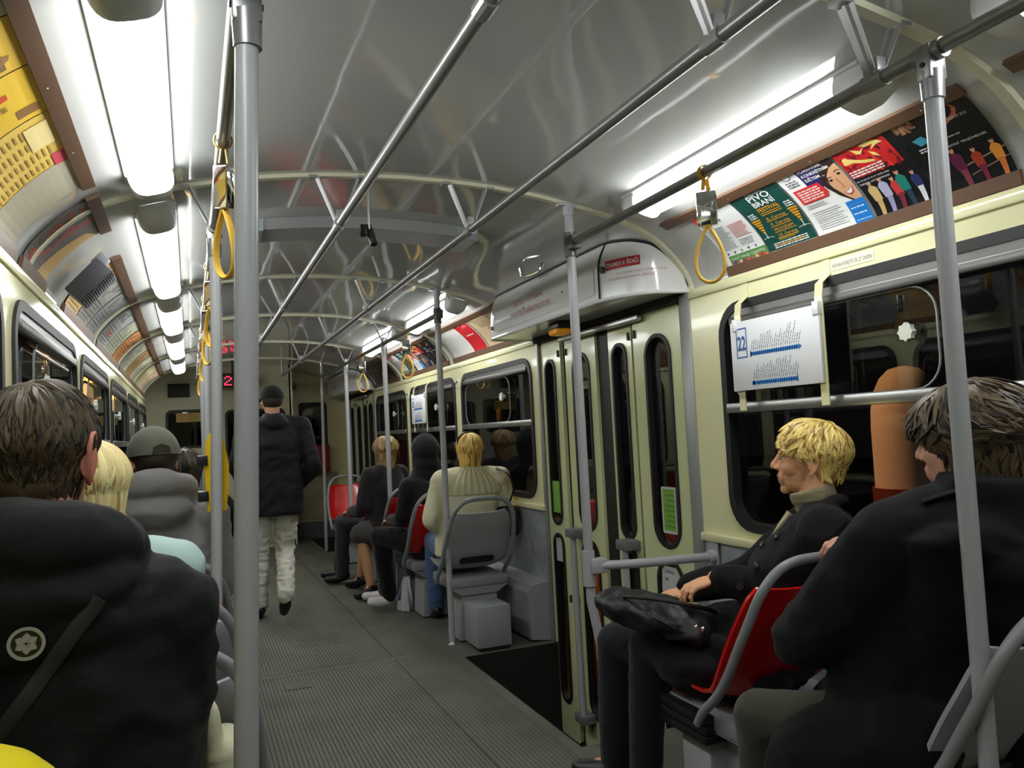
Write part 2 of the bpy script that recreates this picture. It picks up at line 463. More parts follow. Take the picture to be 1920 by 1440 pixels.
def make_header(y0, cat_label, txt, yend):
    """the bowed cover of the door drive above a door; y0: near end at the wall, yend: far end"""
    root = thing('door_drive_cover', cat_label, 'door cover')
    zb = 1.865
    out = spline([(1.285, y0+.005, 0), (1.20, y0+.01, 0), (1.10, y0+.035, 0), (1.035, y0+.10, 0), (.995, y0+.18, 0), (.967, y0+.275, 0), (.962, y0+.40, 0)], 6)
    out = [(p.x, p.y) for p in out]+[(.962, y0+.9), (.964, yend-.06), (.972, yend-.015), (1.0, yend)]+[(1.27, yend)]
    # each station runs up the wall, leaning in a little at the top
    n = 10; vs = []; fs = []
    for (x, y) in out:
        xt = x+.045*max(0, min(1, (1.25-x)/.28))
        zt = cov_z(xt)-.001
        for k in range(n+1):
            t = k/n
            xx = x+(xt-x)*max(0, (t-.5)/.5)**2
            zz = zb+(zt-zb)*t
            if k == n: zz = cov_z(xx)+.004
            vs.append((xx, y, max(zz, zb)))
    m = len(out)
    for i in range(m-1):
        for k in range(n): fs.append((i*(n+1)+k, (i+1)*(n+1)+k, (i+1)*(n+1)+k+1, i*(n+1)+k+1))
    sh = MB().add(vs, fs)
    # underside
    o = len(sh.v); sh.v += [(x, y, zb) for x, y in out]+[(1.29, y, zb) for x, y in out]
    for i in range(m-1): sh.f.append((o+i, o+i+1, o+m+i+1, o+m+i)); sh.m.append(0)
    sh.build('shell', M_WHITE, root, angle=40)
    # lower edge bead, dark seam against the vault, panel joint
    e = MB().tube([(x, y, zb+.002) for x, y in out], .009, 8); e.build('edge_bead', M_WHITE, root)
    top = [Vector(vs[i*(n+1)+n]) for i in range(m)]
    g = MB().tube([p+Vector((-.004, -.004, -.004)) for p in top], .007, 8); g.build('edge_gasket', M_RUB, root)
    yj = y0+.275
    j = MB(); j.tube([(.966+.045*max(0, (t-.5)/.5)**2-.0045, yj, zb+.01+(cov_z(1.0)-zb-.02)*t) for t in [q/10 for q in range(11)]], .004, 6)
    j.build('panel_joint', M_DARK, root)
    fl = MB(); fl.box((.953, y0+.33, 1.905), (.9625, yend-.1, 2.00)); fl = MB().prism(rrect(y0+.32, 1.90, yend-.1, 2.03, .02), lambda a, b, h: (.9605-h, a, b), 0, .002)
    fl.build('access_panel', M_WHITE, root)
    lk = MB()
    lk.cyl((.966, y0+.235, 2.0), (.953, y0+.235, 2.0), .016)
    lk.build('lock', M_BLK, root)
    lk = MB(); lk.cyl((.964, yend-.06, 1.93), (.955, yend-.06, 1.93), .013); lk.build('lock', mat('dark_red_button', rgb(120, 20, 20), .4), root)
    sc = MB()
    for y in (y0+.66, y0+1.16): MB().cyl((.962, y, 1.975), (.957, y, 1.975), .006).build('screw', M_BLK, root)
    if txt:
        red = flat(176, 44, 52)
        t = MB(); fnp = lambda u, v, l: (.9578, yend-.30-u, 1.965+v)
        text_on(t, 'ZAZNÍ-LI VÝSTRAHA,', fnp, .13, .035, .042, .42); t.build('warning_lettering', red, root, smooth=False, fix=False); t = MB()
        text_on(t, 'OPUSŤTE DVEŘNÍ PROSTOR', fnp, .07, -.025, .042, .56)
        t.build('warning_lettering', red, root, smooth=False, fix=False)
        # red label and small notices on the bowed end: laid along the outline
        arc = [Vector((x, y)) for x, y in out[:37]][::-1]
        L = [0]
        for i in range(1, len(arc)): L.append(L[-1]+(arc[i]-arc[i-1]).length)
        def bow(u, v, l):
            x = np.interp(u, L, [p.x for p in arc]); y = np.interp(u, L, [p.y for p in arc])
            i = min(range(len(arc)-1), key=lambda q: abs(L[q]-u)); d = (arc[min(i+1, len(arc)-1)]-arc[max(i-1, 0)]).normalized()
            nrm = Vector((-1, -.25)) if d.length < .1 else Vector((d.y, -d.x))
            if nrm.x > 0: nrm = -nrm
            k = .0022+.0012*l
            return (x+nrm.x*k, y+nrm.y*k, v)
        u0 = L[-1]-.05
        s = MB()
        a0 = .17
        s.grid(lambda a, b: bow(a0+a*.185, 1.995+b*.042, 0), 16, 1, 0)
        text_on(s, 'ZNAMENÍ K ŘIDIČI', bow, a0+.008, 2.006, .026, .17, 1)
        s.build('red_label', [flat(186, 40, 50), flat(235, 235, 232)], root, smooth=False, fix=False)
        s = MB()
        text_on(s, 'CHCI VYSTOUPIT, STISKNI TLAČÍTKO U DVEŘÍ', bow, .23, 1.965, .013, .24, 0)
        text_on(s, 'DVEŘE OTEVÍRÁ ŘIDIČ', bow, .19, 1.944, .013, .23, 0)
        s.build('small_lettering', flat(206, 150, 152), root, smooth=False, fix=False)
    else:
        fnp = lambda u, v, l: (.9578, yend-.30-u, 1.965+v)
        t = MB(); text_on(t, 'ZAZNÍ-LI VÝSTRAHA,', fnp, .13, .035, .042, .42); t.build('warning_lettering', flat(140, 110, 112), root, smooth=False, fix=False); t = MB(); text_on(t, 'OPUSŤTE DVEŘNÍ PROSTOR', fnp, .07, -.025, .042, .56)
        t.build('warning_lettering', flat(140, 110, 112), root, smooth=False, fix=False)
        s = MB().grid(lambda a, b: (.95, y0+.30-a*.10, 1.99+b*.04), 2, 1); s.build('red_label', flat(186, 40, 50), root, smooth=False)
    return root
h1 = make_header(2.96, 'white bowed door drive cover with red lettering over the folding door', True, 4.70)
h2 = make_header(9.47, 'distant white bowed door drive cover above the front folding door', False, 11.15)
a = thing('amber_warning_lamp', 'small amber warning lamp under the door drive cover', 'lamp')
MB().box((1.03, 3.84, 1.825), (1.12, 3.97, 1.863), 0, .006).build('holder', M_BLK, a)
MB().box((1.025, 3.85, 1.795), (1.115, 3.96, 1.828), 0, .012).build('lens', M_AMBER, a)
g = thing('grab_loop', 'small chrome grab loop on the ceiling above the door cover', 'handle')
MB().tube(spline([(.945, 3.80, cov_z(.945)), (.935, 3.82, 2.125), (.92, 3.90, 2.118), (.905, 3.98, 2.125), (.90, 4.0, cov_z(.90))], 6), .010, 10).build('loop', M_CHROME, g)

# ------------------------------------------------------------------ both ends of the car
def ends():
    half = [(p.x, p.y) for p in PROFS]
    full = [(-a, b) for a, b in half[::-1]]+half[1:]
    # rear end, behind the camera
    b = MB().prism([(-1.27, -.05), (1.27, -.05)]+[(x, z+.03) for x, z in full[::-1]], lambda x, z, h: (x, YB-h, z), 0, .04, 0, [rrect(-.75, .95, .75, 1.75, .12)])
    bw = struct('wall_back', b, M_CREAM)
    MB().prism(rrect(-.76, .94, .76, 1.76, .12), lambda x, z, h: (x, YB-.02-h, z), 0, .004).build('pane', M_GLASS, bw, smooth=False)
    # cab partition
    Yp = 10.6
    top = [(x, z+.02) for x, z in full if x <= .42]
    p = MB().prism([(-1.27, -.05), (.42, -.05), (.42, cov_z(.42)+.01)]+top[::-1], lambda x, z, h: (x, Yp+h, z), 0, .04, 0,
                   [rrect(-1.045, 1.29, -.50, 1.74, .07), rrect(-.37, .95, .33, 1.72, .07)])
    pw = struct('wall_front', p, mat('cab_cream', rgb(196, 194, 160), .35))
    for x0, x1, z0, z1 in ((-1.045, -.50, 1.29, 1.74), (-.37, .33, .95, 1.72)):
        MB().prism(rrect(x0-.01, z0-.01, x1+.01, z1+.01, .07), lambda x, z, h: (x, Yp-.008+h, z), 0, .03, 0, [rrect(x0+.02, z0+.02, x1-.02, z1-.02, .05)]).build('gasket', M_RUB, pw)
        MB().prism(rrect(x0, z0, x1, z1, .06), lambda x, z, h: (x, Yp+.015+h, z), 0, .004).build('cab_pane', M_GLASS2, pw, smooth=False)
    MB().box((-1.24, Yp-.012, .30), (-.42, Yp, 1.22), 0, .004).build('panel', mat('cab_grey', rgb(150, 152, 140), .4), pw)
    MB().box((-.41, Yp-.012, .05), (.36, Yp, .90), 0, .004).build('panel', mat('cab_cream2', rgb(186, 184, 150), .4), pw)
    t = MB(); text_on(t, '118', lambda u, v, l: (-.93+u, Yp-.016, 1.10+v), 0, 0, .085); t.build('car_number', flat(50, 52, 48), pw, smooth=False, fix=False)
    # the corner beside the front door
    q = MB(); q.prism([(.40, -.05), (1.29, -.05), (1.29, 1.86), (1.2, 2.0), (1.05, 2.14), (.40, 2.28)], lambda x, z, h: (x, YF-.25+h, z), 0, .04, 0, [rrect(.62, 1.18, .96, 1.80, .05)])
    q.box((.40, Yp, -.05), (.44, YF, 2.28)); 
    qw = struct('wall_corner', q, M_CREAM, smooth=False)
    MB().box((.46, YF-.27, .22), (1.1, YF-.252, .86), 0, .004).build('panel', mat('cab_cream3', rgb(176, 168, 130), .45, var=(5, .8)), qw)
    MB().box((.44, YF-.30, 0), (1.2, YF-.252, .20)).build('kick_plate', mat('kick_grey', rgb(92, 92, 92), .6), qw)
    MB().prism(rrect(.61, 1.17, .97, 1.81, .05), lambda x, z, h: (x, YF-.23+h, z), 0, .004).build('pane', M_GLASS2, qw, smooth=False)
    MB().prism(rrect(.60, 1.16, .98, 1.82, .05), lambda x, z, h: (x, YF-.262+h, z), 0, .02, 0, [rrect(.65, 1.21, .93, 1.77, .03)]).build('gasket', M_RUB, qw)
    e = MB().box((-1.4, YF+1.2, -.6), (1.4, YF+1.24, 2.4)); struct('wall_cab', e, M_DARK, smooth=False)
ends()
def front_things():
    Yp = 10.6
    m = thing('wall_monitor', 'black flat monitor on the cab partition above its window', 'monitor')
    MB().box((-1.02, Yp-.06, 1.905), (-.775, Yp-.001, 2.065), 0, .006).build('case', M_BLK, m)
    MB().box((-1.008, Yp-.062, 1.917), (-.787, Yp-.06, 2.053)).build('screen', mat('dark_screen', rgb(26, 28, 30), .55), m)
    n = thing('notice_card', 'ochre notice card stuck on the cab partition window', 'notice')
    MB().box((-.935, Yp-.013, 1.60), (-.79, Yp-.009, 1.71)).build('card', flat(206, 166, 74), n)
    MB().box((-.785, Yp-.013, 1.60), (-.66, Yp-.009, 1.71)).build('card', flat(190, 166, 70), n)
    l = MB()
    for i in range(4):
        l.box((-.925, Yp-.0145, 1.615+i*.022), (-.80, Yp-.013, 1.622+i*.022)); l.box((-.775, Yp-.0145, 1.615+i*.022), (-.67, Yp-.013, 1.622+i*.022))
    l.build('print_lines', flat(120, 90, 40), n, smooth=False)
    d = thing('led_display', 'red LED display hanging above the aisle at the front', 'display')
    MB().box((-.50, 10.30, 1.99), (-.06, 10.38, 2.16), 0, .01).build('case', M_BLK, d)
    # the digits are made of lit dots
    dots = MB(); pat = ["0110", "1001", "0001", "0010", "0100", "1000", "1111"]
    for k in range(2):
        for r_, row in enumerate(pat):
            for c_, ch in enumerate(row):
                if ch == '1':
                    x = -.385+k*.115+c_*.022; z = 2.125-r_*.0165
                    dots.box((x, 10.296, z-.013), (x+.018, 10.30, z))
    dots.build('digits', M_LED, d, smooth=False)
    hang = MB().box((-.30, 10.32, 2.15), (-.26, 10.36, 2.275)); hang.build('hanger', M_BLK, d)
    r = thing('cabinet_box', 'red equipment box standing in the front corner beside the front door', 'box')
    MB().box((.50, 11.12, .86), (.97, 11.33, 1.24), 0, .02).build('case', mat('dull_red', rgb(150, 30, 24), .4), r)
    MB().box((.53, 11.112, .90), (.94, 11.12, 1.20), 0, .003).build('door', mat('dull_red2', rgb(160, 36, 28), .4), r)
    s = thing('safety_sticker', 'small red and cream sticker beside the front door cover', 'sticker')
    MB().box((.50, YF-.262, 1.99), (.58, YF-.252, 2.10)).build('sheet', flat(190, 180, 150), s)
    MB().box((.515, YF-.264, 2.01), (.565, YF-.262, 2.06)).build('print', flat(190, 70, 50), s)
front_things()

# ------------------------------------------------------------------ street outside
def street():
    g = MB().box((-30, -25, -.97), (30, 40, -.92)); struct('ground', g, mat('asphalt', rgb(60, 58, 56), .8, bump=(40, .3)), smooth=False)
    # kerb-side hoarding seen through the lower door panes
    for k, (y0, y1) in enumerate(((3.5, 4.16), (4.62, 5.2))):
        hb = thing('street_barrier', ['orange barrier panel standing outside the nearest door leaf', 'orange barrier panel standing outside the second leaf from the far end'][k], 'barrier')
        MB().box((1.70, y0, -.92), (1.76, y1, .33), 0, .01).build('board', mat('orange_board', rgb(226, 110, 34), .7), hb)
        MB().box((1.705, y0, .33), (1.755, y1, .47), 0, .004).build('dark_rail', mat('barrier_dark', rgb(60, 56, 50), .7), hb)
        MB().box((1.70, y0, .47), (1.76, y1, .80), 0, .01).build('board', mat('barrier_red', rgb(170, 40, 24), .7), hb)
    b = MB()
    b.box((-9.0, -6, -.92), (-8.6, 30, 7))
    for y in range(-4, 28, 3):
        b.box((-8.6, y, .3), (-8.55, y+1.4, 2.6), 1)
    struct('wall_street_facade', b, [mat('brick_red_render', rgb(150, 84, 60), .8), M_DARK], smooth=False)
    for i, (x, y, z) in enumerate(((-2.66, 15.67, 2.55), (-2.66, 18.7, 2.42), (-2.75, 23.5, 2.7))):
        t = thing('street_lamp', ['sodium street lamp seen through the left side windows, first of the row', 'sodium street lamp farther up the street, middle of the row', 'farthest sodium street lamp of the row outside'][i], 'street lamp', 'street lamps outside', loc=(x, y, -.92))
        MB().tube([(0, 0, 0), (0, 0, z+.9)], [.07, .05], 10).build('post', mat('lamp_post', rgb(170, 150, 110), .6), t)
        MB().tube([(0, 0, z+.85), (.3, 0, z+.98)], .03, 8).build('arm', mat('lamp_post', rgb(170, 150, 110), .6), t)
        MB().ell((.36, 0, z+.95), (.16, .13, .09)).build('lantern', mat('sodium_glow', (1, .5, .1, 1), .4, emit=(1, .48, .10, 1), es=9), t)
        ld = bpy.data.lights.new('sodium', 'POINT'); ld.energy = 110; ld.color = (1, .5, .16); ld.shadow_soft_size = .15
        lo = bpy.data.objects.new('sodium_light', ld); C.objects.link(lo); lo.parent = t; lo.location = (.36, 0, z+.75)
    ac = thing('advert_column', 'round-topped pinkish column standing outside the near window', 'column', loc=(2.98, 3.43, -.85))
    pr = [(.19, 0), (.19, 2.05), (.185, 2.16), (.165, 2.26), (.13, 2.335), (.08, 2.385), (.02, 2.40)]
    MB().tube([(0, 0, z) for r_, z in pr], [r_ for r_, z in pr], 28).build('shaft', mat('pink_render', rgb(240, 206, 200), .7), ac, angle=60)
    MB().tube([(0, 0, 1.62), (0, 0, 1.72)], .205, 28).build('band', mat('dark_red_band', rgb(120, 44, 34), .7), ac)
    t = thing('street_lamp', 'added unseen sodium lamp that lights the orange barriers by the door', 'street lamp', 'street lamps outside', loc=(3.6, 6.4, -.92))  # lamp added out of view to light the barriers and the column
    MB().tube([(0, 0, 0), (0, 0, 4.4)], [.07, .05], 10).build('post', mat('lamp_post', rgb(170, 150, 110), .6), t)
    MB().ell((-2.0, -2.0, 4.38), (.16, .13, .09)).build('lantern', mat('sodium_glow', (1, .5, .1, 1), .4), t)
    ld = bpy.data.lights.new('sodium', 'SPOT'); ld.energy = 260; ld.color = (1, .55, .2); ld.spot_size = 2.2; ld.shadow_soft_size = .15
    lo = bpy.data.objects.new('sodium_light', ld); C.objects.link(lo); lo.parent = t; lo.location = (-2.0, -2.0, 4.25); lo.rotation_euler = (0, 0, 0)
    MB().tube([(0, 0, 4.35), (-2.0, -2.0, 4.4)], .03, 8).build('arm', mat('lamp_post', rgb(170, 150, 110), .6), t)
street()
# ------------------------------------------------------------------ fluorescent fittings
def lamp(side, y0, y1, label):
    x = .885
    slope = math.atan2(cov_z(.95)-cov_z(.80), .15)
    t = thing('fluorescent_lamp', label, 'lamp', 'fluorescent lamps along the %s vault' % ('right' if side > 0 else 'left'), loc=(side*x, y0, cov_z(x)))
    A = Matrix.Rotation(-slope*side, 3, 'Y')
    L = y1-y0
    def cross(w, h, n=14):      # half-round trough hanging below the vault
        pts = []
        for k in range(n+1):
            a = PI+PI*k/n
            ca, sa = math.cos(a), math.sin(a)
            e = .62
            pts.append((w*math.copysign(abs(ca)**e, ca), h*math.copysign(abs(sa)**e, sa)))
        return pts
    def trough(ys, ws, hs):
        mb = MB(); n = 15
        vs = []
        for y, w, h in zip(ys, ws, hs):
            for a, b in cross(w, h): vs.append(A @ Vector((a, y, b)))
        fs = [(i*n+k, i*n+k+1, (i+1)*n+k+1, (i+1)*n+k) for i in range(len(ys)-1) for k in range(n-1)]
        fs += [tuple(range(n)), tuple((len(ys)-1)*n+k for k in range(n))]
        return mb.add(vs, fs)
    c = .11
    trough([c-.01, L-c+.01], [.062, .062], [.075, .075]).build('diffuser', M_LAMP, t, angle=50)
    trough([0, .012, .05, c], [.045, .062, .068, .068], [.02, .060, .080, .083]).build('end_cap', M_CAP, t, angle=50)
    trough([L-c, L-.05, L-.012, L], [.068, .068, .062, .045], [.083, .080, .060, .02]).build('end_cap', M_CAP, t, angle=50)
    MB().box((-.075, .02, -.012), (.075, L-.02, .01), 0, .004).build('base_plate', M_CAP, t).rotation_euler = (0, -slope*side, 0)
spans = [(.0, 1.22), (1.50, 2.84), (3.12, 4.76), (5.02, 6.30), (6.56, 8.04), (8.30, 9.60)]
ordn = ['behind the first ceiling rib, nearest the viewer', 'nearest long', 'second', 'third', 'fourth', 'fifth and farthest']
for i, (a, b) in enumerate(spans):
    if i == 0: ll = 'fluorescent lamp over the seats %s, left side'; lamp(-1, a, b, 'glowing fluorescent lamp of the left row, just outside the frame')
    else: lamp(-1, a, b, 'glowing white fluorescent lamp of the left row, %s from the viewer' % ['first', 'second', 'third', 'fourth', 'fifth'][i-1])
rsp = [(.0, 1.22), (1.50, 2.76), (5.02, 6.26), (6.56, 8.0)]
for i, (a, b) in enumerate(rsp):
    lamp(1, a, b, ['glowing fluorescent lamp of the right row, just outside the frame', 'large glowing fluorescent lamp above the posters and the white line board',
                   'glowing fluorescent lamp just beyond the white door cover', 'farthest glowing fluorescent lamp of the right row'][i])

# ------------------------------------------------------------------ overhead rails, poles
def bracket(mb, x, y, zr, spread=.075):
    """two pressed struts rising in a V from the rail to the rib"""
    for s in (-1, 1):
        xb = x+s*.012; xt = x+s*spread; zt = cov_z(xt)-.012; zb = zr+.012
        n = Vector((zt-zb, 0, -(xt-xb))).normalized(); d = Vector((xt-xb, 0, zt-zb))
        for k in range(6):
            pass
        w0, w1 = .016, .024
        vs = []
        for t, w in ((0, w0), (.12, w0*1.05), (1, w1)):
            p = Vector((xb, y, zb))+d*t
            for a, h in ((-1, 0), (-.45, 0), (-.2, .006), (.2, .006), (.45, 0), (1, 0)):
                vs.append(p+Vector((0, a*w, 0))+n*(h*s+.0))
        m = 6; o = len(vs)
        vs2 = [v-n*.003*s for v in vs]
        fs = []
        for i in range(2):
            for k in range(m-1):
                fs.append((i*m+k, i*m+k+1, (i+1)*m+k+1, (i+1)*m+k))
                fs.append((o+i*m+k, o+(i+1)*m+k, o+(i+1)*m+k+1, o+i*m+k+1))
        for i in range(2):
            for k in (0, m-1): fs.append((i*m+k, (i+1)*m+k, o+(i+1)*m+k, o+i*m+k))
        mb.add(vs+vs2, fs)
        top = Vector((xb, y, zb))+d
        mb.box((min(top.x, top.x+s*.03), y-.02, top.z-.004), (max(top.x, top.x+s*.03), y+.02, top.z+.006))
    mb.tube([(x, y-.03, zr), (x, y+.03, zr)], .0205, 14)
    mb.box((x-.014, y-.022, zr+.004), (x+.014, y+.022, zr+.05), 0, .003)
def rail(x, z, y0, y1, brk, label):
    t = thing('overhead_handrail', label, 'handrail', 'overhead handrails along the car')
    b = MB().tube([(x, y0, z), (x, y1, z)], .0165, 16); b.build('bar', M_RAIL, t)
    for y in brk:
        m = MB(); bracket(m, x, y, z); m.build('bracket', mat('bracket_grey', rgb(168, 169, 170), .35, .4), t, angle=25)
    return t
rail(-MX, RZM, YB+.02, 9.75, RIBY[:5], 'steel overhead handrail left of the aisle centre, hung on V brackets')
rail(MX, RZM, YB+.02, 9.95, RIBY[:5], 'steel overhead handrail right of the aisle centre, hung on V brackets')
rail(RX, RZ3, YB+.02, 2.958, (RIBY[0],), 'thick steel overhead handrail in front of the theatre posters')
rail(RX, RZ3, 4.892, 9.749, (RIBY[3], RIBY[4]), 'far steel overhead handrail beyond the folding door, carrying strap loops')
rail(-RX, RZ3, YB+.02, 9.749, RIBY[1:5], 'steel overhead handrail beside the lamps of the left row')
def pole(x, y, pts, label, ring=None, clamp=True, toceil=False, r=.019):
    t = thing('grab_pole', label, 'pole', 'grey upright grab poles')
    MB().tube(pts, r, 18).build('tube', M_GREYP, t)
    if clamp:
        c = MB(); zt = pts[-1][2]
        c.tube([(x, y, zt-.06), (x, y, zt+.0)], [r+.004, r+.006], 16)
        c.box((x-.024, y-.018, zt-.02), (x+.024, y+.018, zt+.055), 0, .004)
        c.tube([(x, y-.034, zt+.04), (x, y+.034, zt+.04)], .0215, 14)
        c.build('clamp', mat('clamp_steel', rgb(150, 151, 152), .33, .5), t, angle=30)
        b = MB(); b.cyl((x-.027, y, zt+.012), (x+.027, y, zt+.012), .006, 8); b.cyl((x, y-.022, zt-.03), (x, y+.022, zt-.03), .005, 8); b.build('bolt', M_BLK, t)
    if toceil:
        c = MB(); zc = cov_z(x); c.tube([(x, y, zc-.05), (x, y, zc-.004)], [r+.004, r+.006], 14); c.box((x-.05, y-.02, zc-.012), (x+.05, y+.02, zc+.002), 0, .003); c.build('ceiling_flange', M_GREYP, t)
        c = MB(); c.tube([(x, y, RZ3-.055), (x, y, RZ3+.045)], r+.006, 14); c.tube([(x, y-.055, RZ3), (x, y+.0, RZ3)], .0215, 14); c.box((x-.022, y-.06, RZ3-.03), (x+.022, y+.02, RZ3+.028), 0, .006); c.build('tee_clamp', mat('clamp_dark', rgb(104, 105, 107), .4, .4), t)
    return t
pole(-.68, 1.357, [(-.742, 1.357, 0), (-.68, 1.357, 2.01)], 'thick grey pole nearest the viewer at the aisle edge')
pole(-.69, 2.94, [(-.80, 2.86, .28), (-.755, 2.91, .38), (-.722, 2.935, .46), (-.716, 2.94, .8), (-.69, 2.94, 1.75), (-.69, 2.94, 2.01)], 'grey pole carrying the yellow ticket validator')
pole(-.69, 4.74, [(-.80, 4.66, .28), (-.745, 4.72, .40), (-.712, 4.74, .5), (-.69, 4.74, 1.75), (-.69, 4.74, 2.01)], 'grey pole just behind the validator pole, beside the seats')
pole(-.69, 6.425, [(-.69, 6.425, 0), (-.69, 6.425, 2.01)], 'far grey pole among the seats of the left row')
pole(.69, 1.21, [(.69, 1.21, 0), (.69, 1.21, 2.01)], 'thick grey pole in front of the dark-haired passenger')
p2 = pole(.69, 2.958, [(.74, 2.97, 0), (.73, 2.965, .42), (.695, 2.958, .60), (.69, 2.958, cov_z(.69)-.005)], 'grey pole at the near side of the folding door, up to the ceiling', clamp=False, toceil=True)
b = MB(); b.tube([(.70, 2.94, .74), (.86, 2.90, .737), (1.245, 2.885, .728)], .0185, 16); b.build('crossbar', M_GREYP, p2)
b = MB(); b.tube([(.692, 2.957, .66), (.692, 2.957, .80)], .026, 16); b.box((.69, 2.915, .71), (.76, 2.965, .77), 0, .008); b.build('crossbar_clamp', M_GREYP, p2)
b = MB(); b.cyl((1.215, 2.885, .73), (1.25, 2.885, .73), .028, 16); b.prism(rrect(2.85, .69, 2.92, .81, .02), lambda a, c, h: (1.246-h, a, c), 0, .006); b.cyl((1.238, 2.872, .79), (1.25, 2.872, .79), .009, 10); b.build('wall_flange', M_GREYP, p2)
pole(.69, 4.892, [(.69, 4.892, 0), (.69, 4.892, cov_z(.69)-.005)], 'grey pole beside the grey seat at the far side of the door', clamp=False, toceil=True)
pole(.69, 6.425, [(.69, 6.425, .02), (.69, 6.425, 2.01)], 'grey pole between the two dark-coated passengers')
pole(.69, 8.161, [(.80, 7.95, .22), (.73, 8.09, .40), (.69, 8.161, .60), (.69, 8.161, 2.01)], 'thin far grey pole bent to the seat base')
pole(.69, 9.749, [(.67, 9.749, 0), (.69, 9.749, 2.24)], 'farthest grey pole beside the front door', clamp=True)
pole(.254, 9.95, [(.254, 9.95, 2.08), (.254, 9.95, cov_z(.254)-.004)], 'short grey hanger at the far end of the centre handrail', clamp=False, r=.013)

# ------------------------------------------------------------------ strap loops
def strap(x, y, tilt, label, sx=0, yaw=0):
    t = thing('strap_loop', label, 'strap', 'yellow hanging straps', loc=(x, y, RZ3))
    t.rotation_euler = (tilt, sx, 0)
    lp = MB(); n = 28; R = .0215
    # the collar round the rail, down to the block
    pts = [(R*math.cos(a), 0, R*math.sin(a)) for a in np.linspace(-PI*.42, PI*1.42, 20)]
    ring = [(p[0], 0, p[2]) for p in pts]
    ring = [(.010, 0, -.055)]+ring+[(-.010, 0, -.055)]
    lp.tube(ring, .011, 8, flat_=.22, up=(1, 0, 0)); lp.build('collar', M_STRAP, t)
    MB().box((-.013, -.030, -.165), (.013, .030, -.060), 0, .004).build('block', M_CHROME, t, angle=25).rotation_euler = (0, 0, yaw)
    # drop-shaped loop lying in the plane across the rail axis
    d = []
    for k in range(33):
        a = -PI/2+0+2*PI*k/32
        q = k/32
        ang = 2*PI*q
        w = .040*math.sin(ang)*(.55-.45*math.cos(ang)) if False else .042*math.sin(PI*q*2)*math.sin(PI*q)
        z = -.162-.088*(1-math.cos(2*PI*q))
        d.append((0, w*1.32, z))
    lp = MB().tube(d, .0095, 8, flat_=.62, up=(0, 1, 0)); lp.build('loop', M_STRAP, t).rotation_euler = (0, 0, yaw)
    return t
strap(RX, 2.02, 0, 'yellow strap loop with a steel block, nearest the line board', yaw=.85)
strap(RX, 5.70, 0, 'yellow strap loop hanging in front of the red-striped poster', yaw=1.25)
strap(RX, 7.32, 0, 'farther yellow strap loop before the front door cover', yaw=1.3)
for i, (y, tl) in enumerate(((2.08, .25), (3.6, .15), (4.4, .1), (5.6, .2), (7.2, .12))):
    strap(-RX, y, tl, ['yellow strap loop swinging beside the thick pole nearest the viewer', 'yellow strap loop behind the validator pole, second of the left rail',
        'yellow strap loop of the left rail, third from the viewer', 'yellow strap loop of the left rail, fourth from the viewer', 'farthest yellow strap loop of the left rail'][i], yaw=.5)

# ------------------------------------------------------------------ small ceiling fittings
d = thing('air_duct_cover', 'long grey duct cover across the ceiling behind the centre handrails', 'duct')
mb = MB(); zc = lambda x: cov_z(x)
st = np.linspace(-.475, .42, 14)
vs = []
for x in st:
    z = cov_z(x)
    vs += [(x, 3.54, z), (x, 3.56, z-.045), (x, 3.80, z-.045), (x, 3.83, z)]
fs = [(i*4+k, i*4+k+1, i*4+5+k, i*4+4+k) for i in range(13) for k in range(3)]+[(0, 3, 2, 1), tuple(13*4+k for k in range(4))]
mb.add(vs, fs); mb.build('cover', mat('duct_grey', rgb(168, 169, 172), .4), d)
for x0, x1 in ((-.50, -.47), (.40, .50)):
    mb = MB(); v = []
    for x in (x0, x1): z = cov_z(x); v += [(x, 3.54, z), (x, 3.555, z-.05), (x, 3.81, z-.05), (x, 3.84, z)]
    mb.add(v, [(0, 1, 2, 3), (4, 7, 6, 5), (0, 4, 5, 1), (1, 5, 6, 2), (2, 6, 7, 3)])
    mb.build('end_strip', mat('duct_end', rgb(176, 190, 196), .3), d)
s = thing('ceiling_spot_lens', 'small black tube camera hung on a thin rod from the ceiling', 'camera', loc=(-.125, 3.04, 0))
MB().cyl((0, 0, 2.085), (0, 0, 2.283), .004, 8).build('rod', M_ALU, s)
MB().tube([(0, .02, 2.115), (.012, -.02, 2.035)], .0145, 14).build('tube', mat('gunmetal', rgb(92, 92, 92), .35, .7), s)
MB().tube([(.0117, -.019, 2.037), (.0123, -.021, 2.033)], .010, 12).build('lens', M_BLK, s)
MB().box((-.035, -.01, 2.07), (-.01, .015, 2.115), 0, .004).build('joint', M_BLK, s)
# ventilator / loudspeaker box on the left vault
v = thing('louvred_vent_box', 'dark grey louvred box on the left vault between the posters', 'vent', loc=(-1.142, 3.44, 1.966))
v.rotation_euler = (0, math.radians(-48), 0); v.scale = (.66, .8, .8)
MB().box((-.125, -.05, -.075), (.125, .17, .02), 0, .006).build('case', mat('vent_dark', rgb(70, 70, 78), .5), v)
for k in range(16):
    MB().box((-.118+k*.0152, -.040, -.0785), (-.110+k*.0152, .160, -.07), 0, .001).build('slat', mat('vent_slat', rgb(120, 120, 126), .45), v)
MB().box((.09, -.03, -.02), (.17, .05, .03), 0, .004).build('bracket', mat('vent_bracket', rgb(130, 132, 134), .5), v)

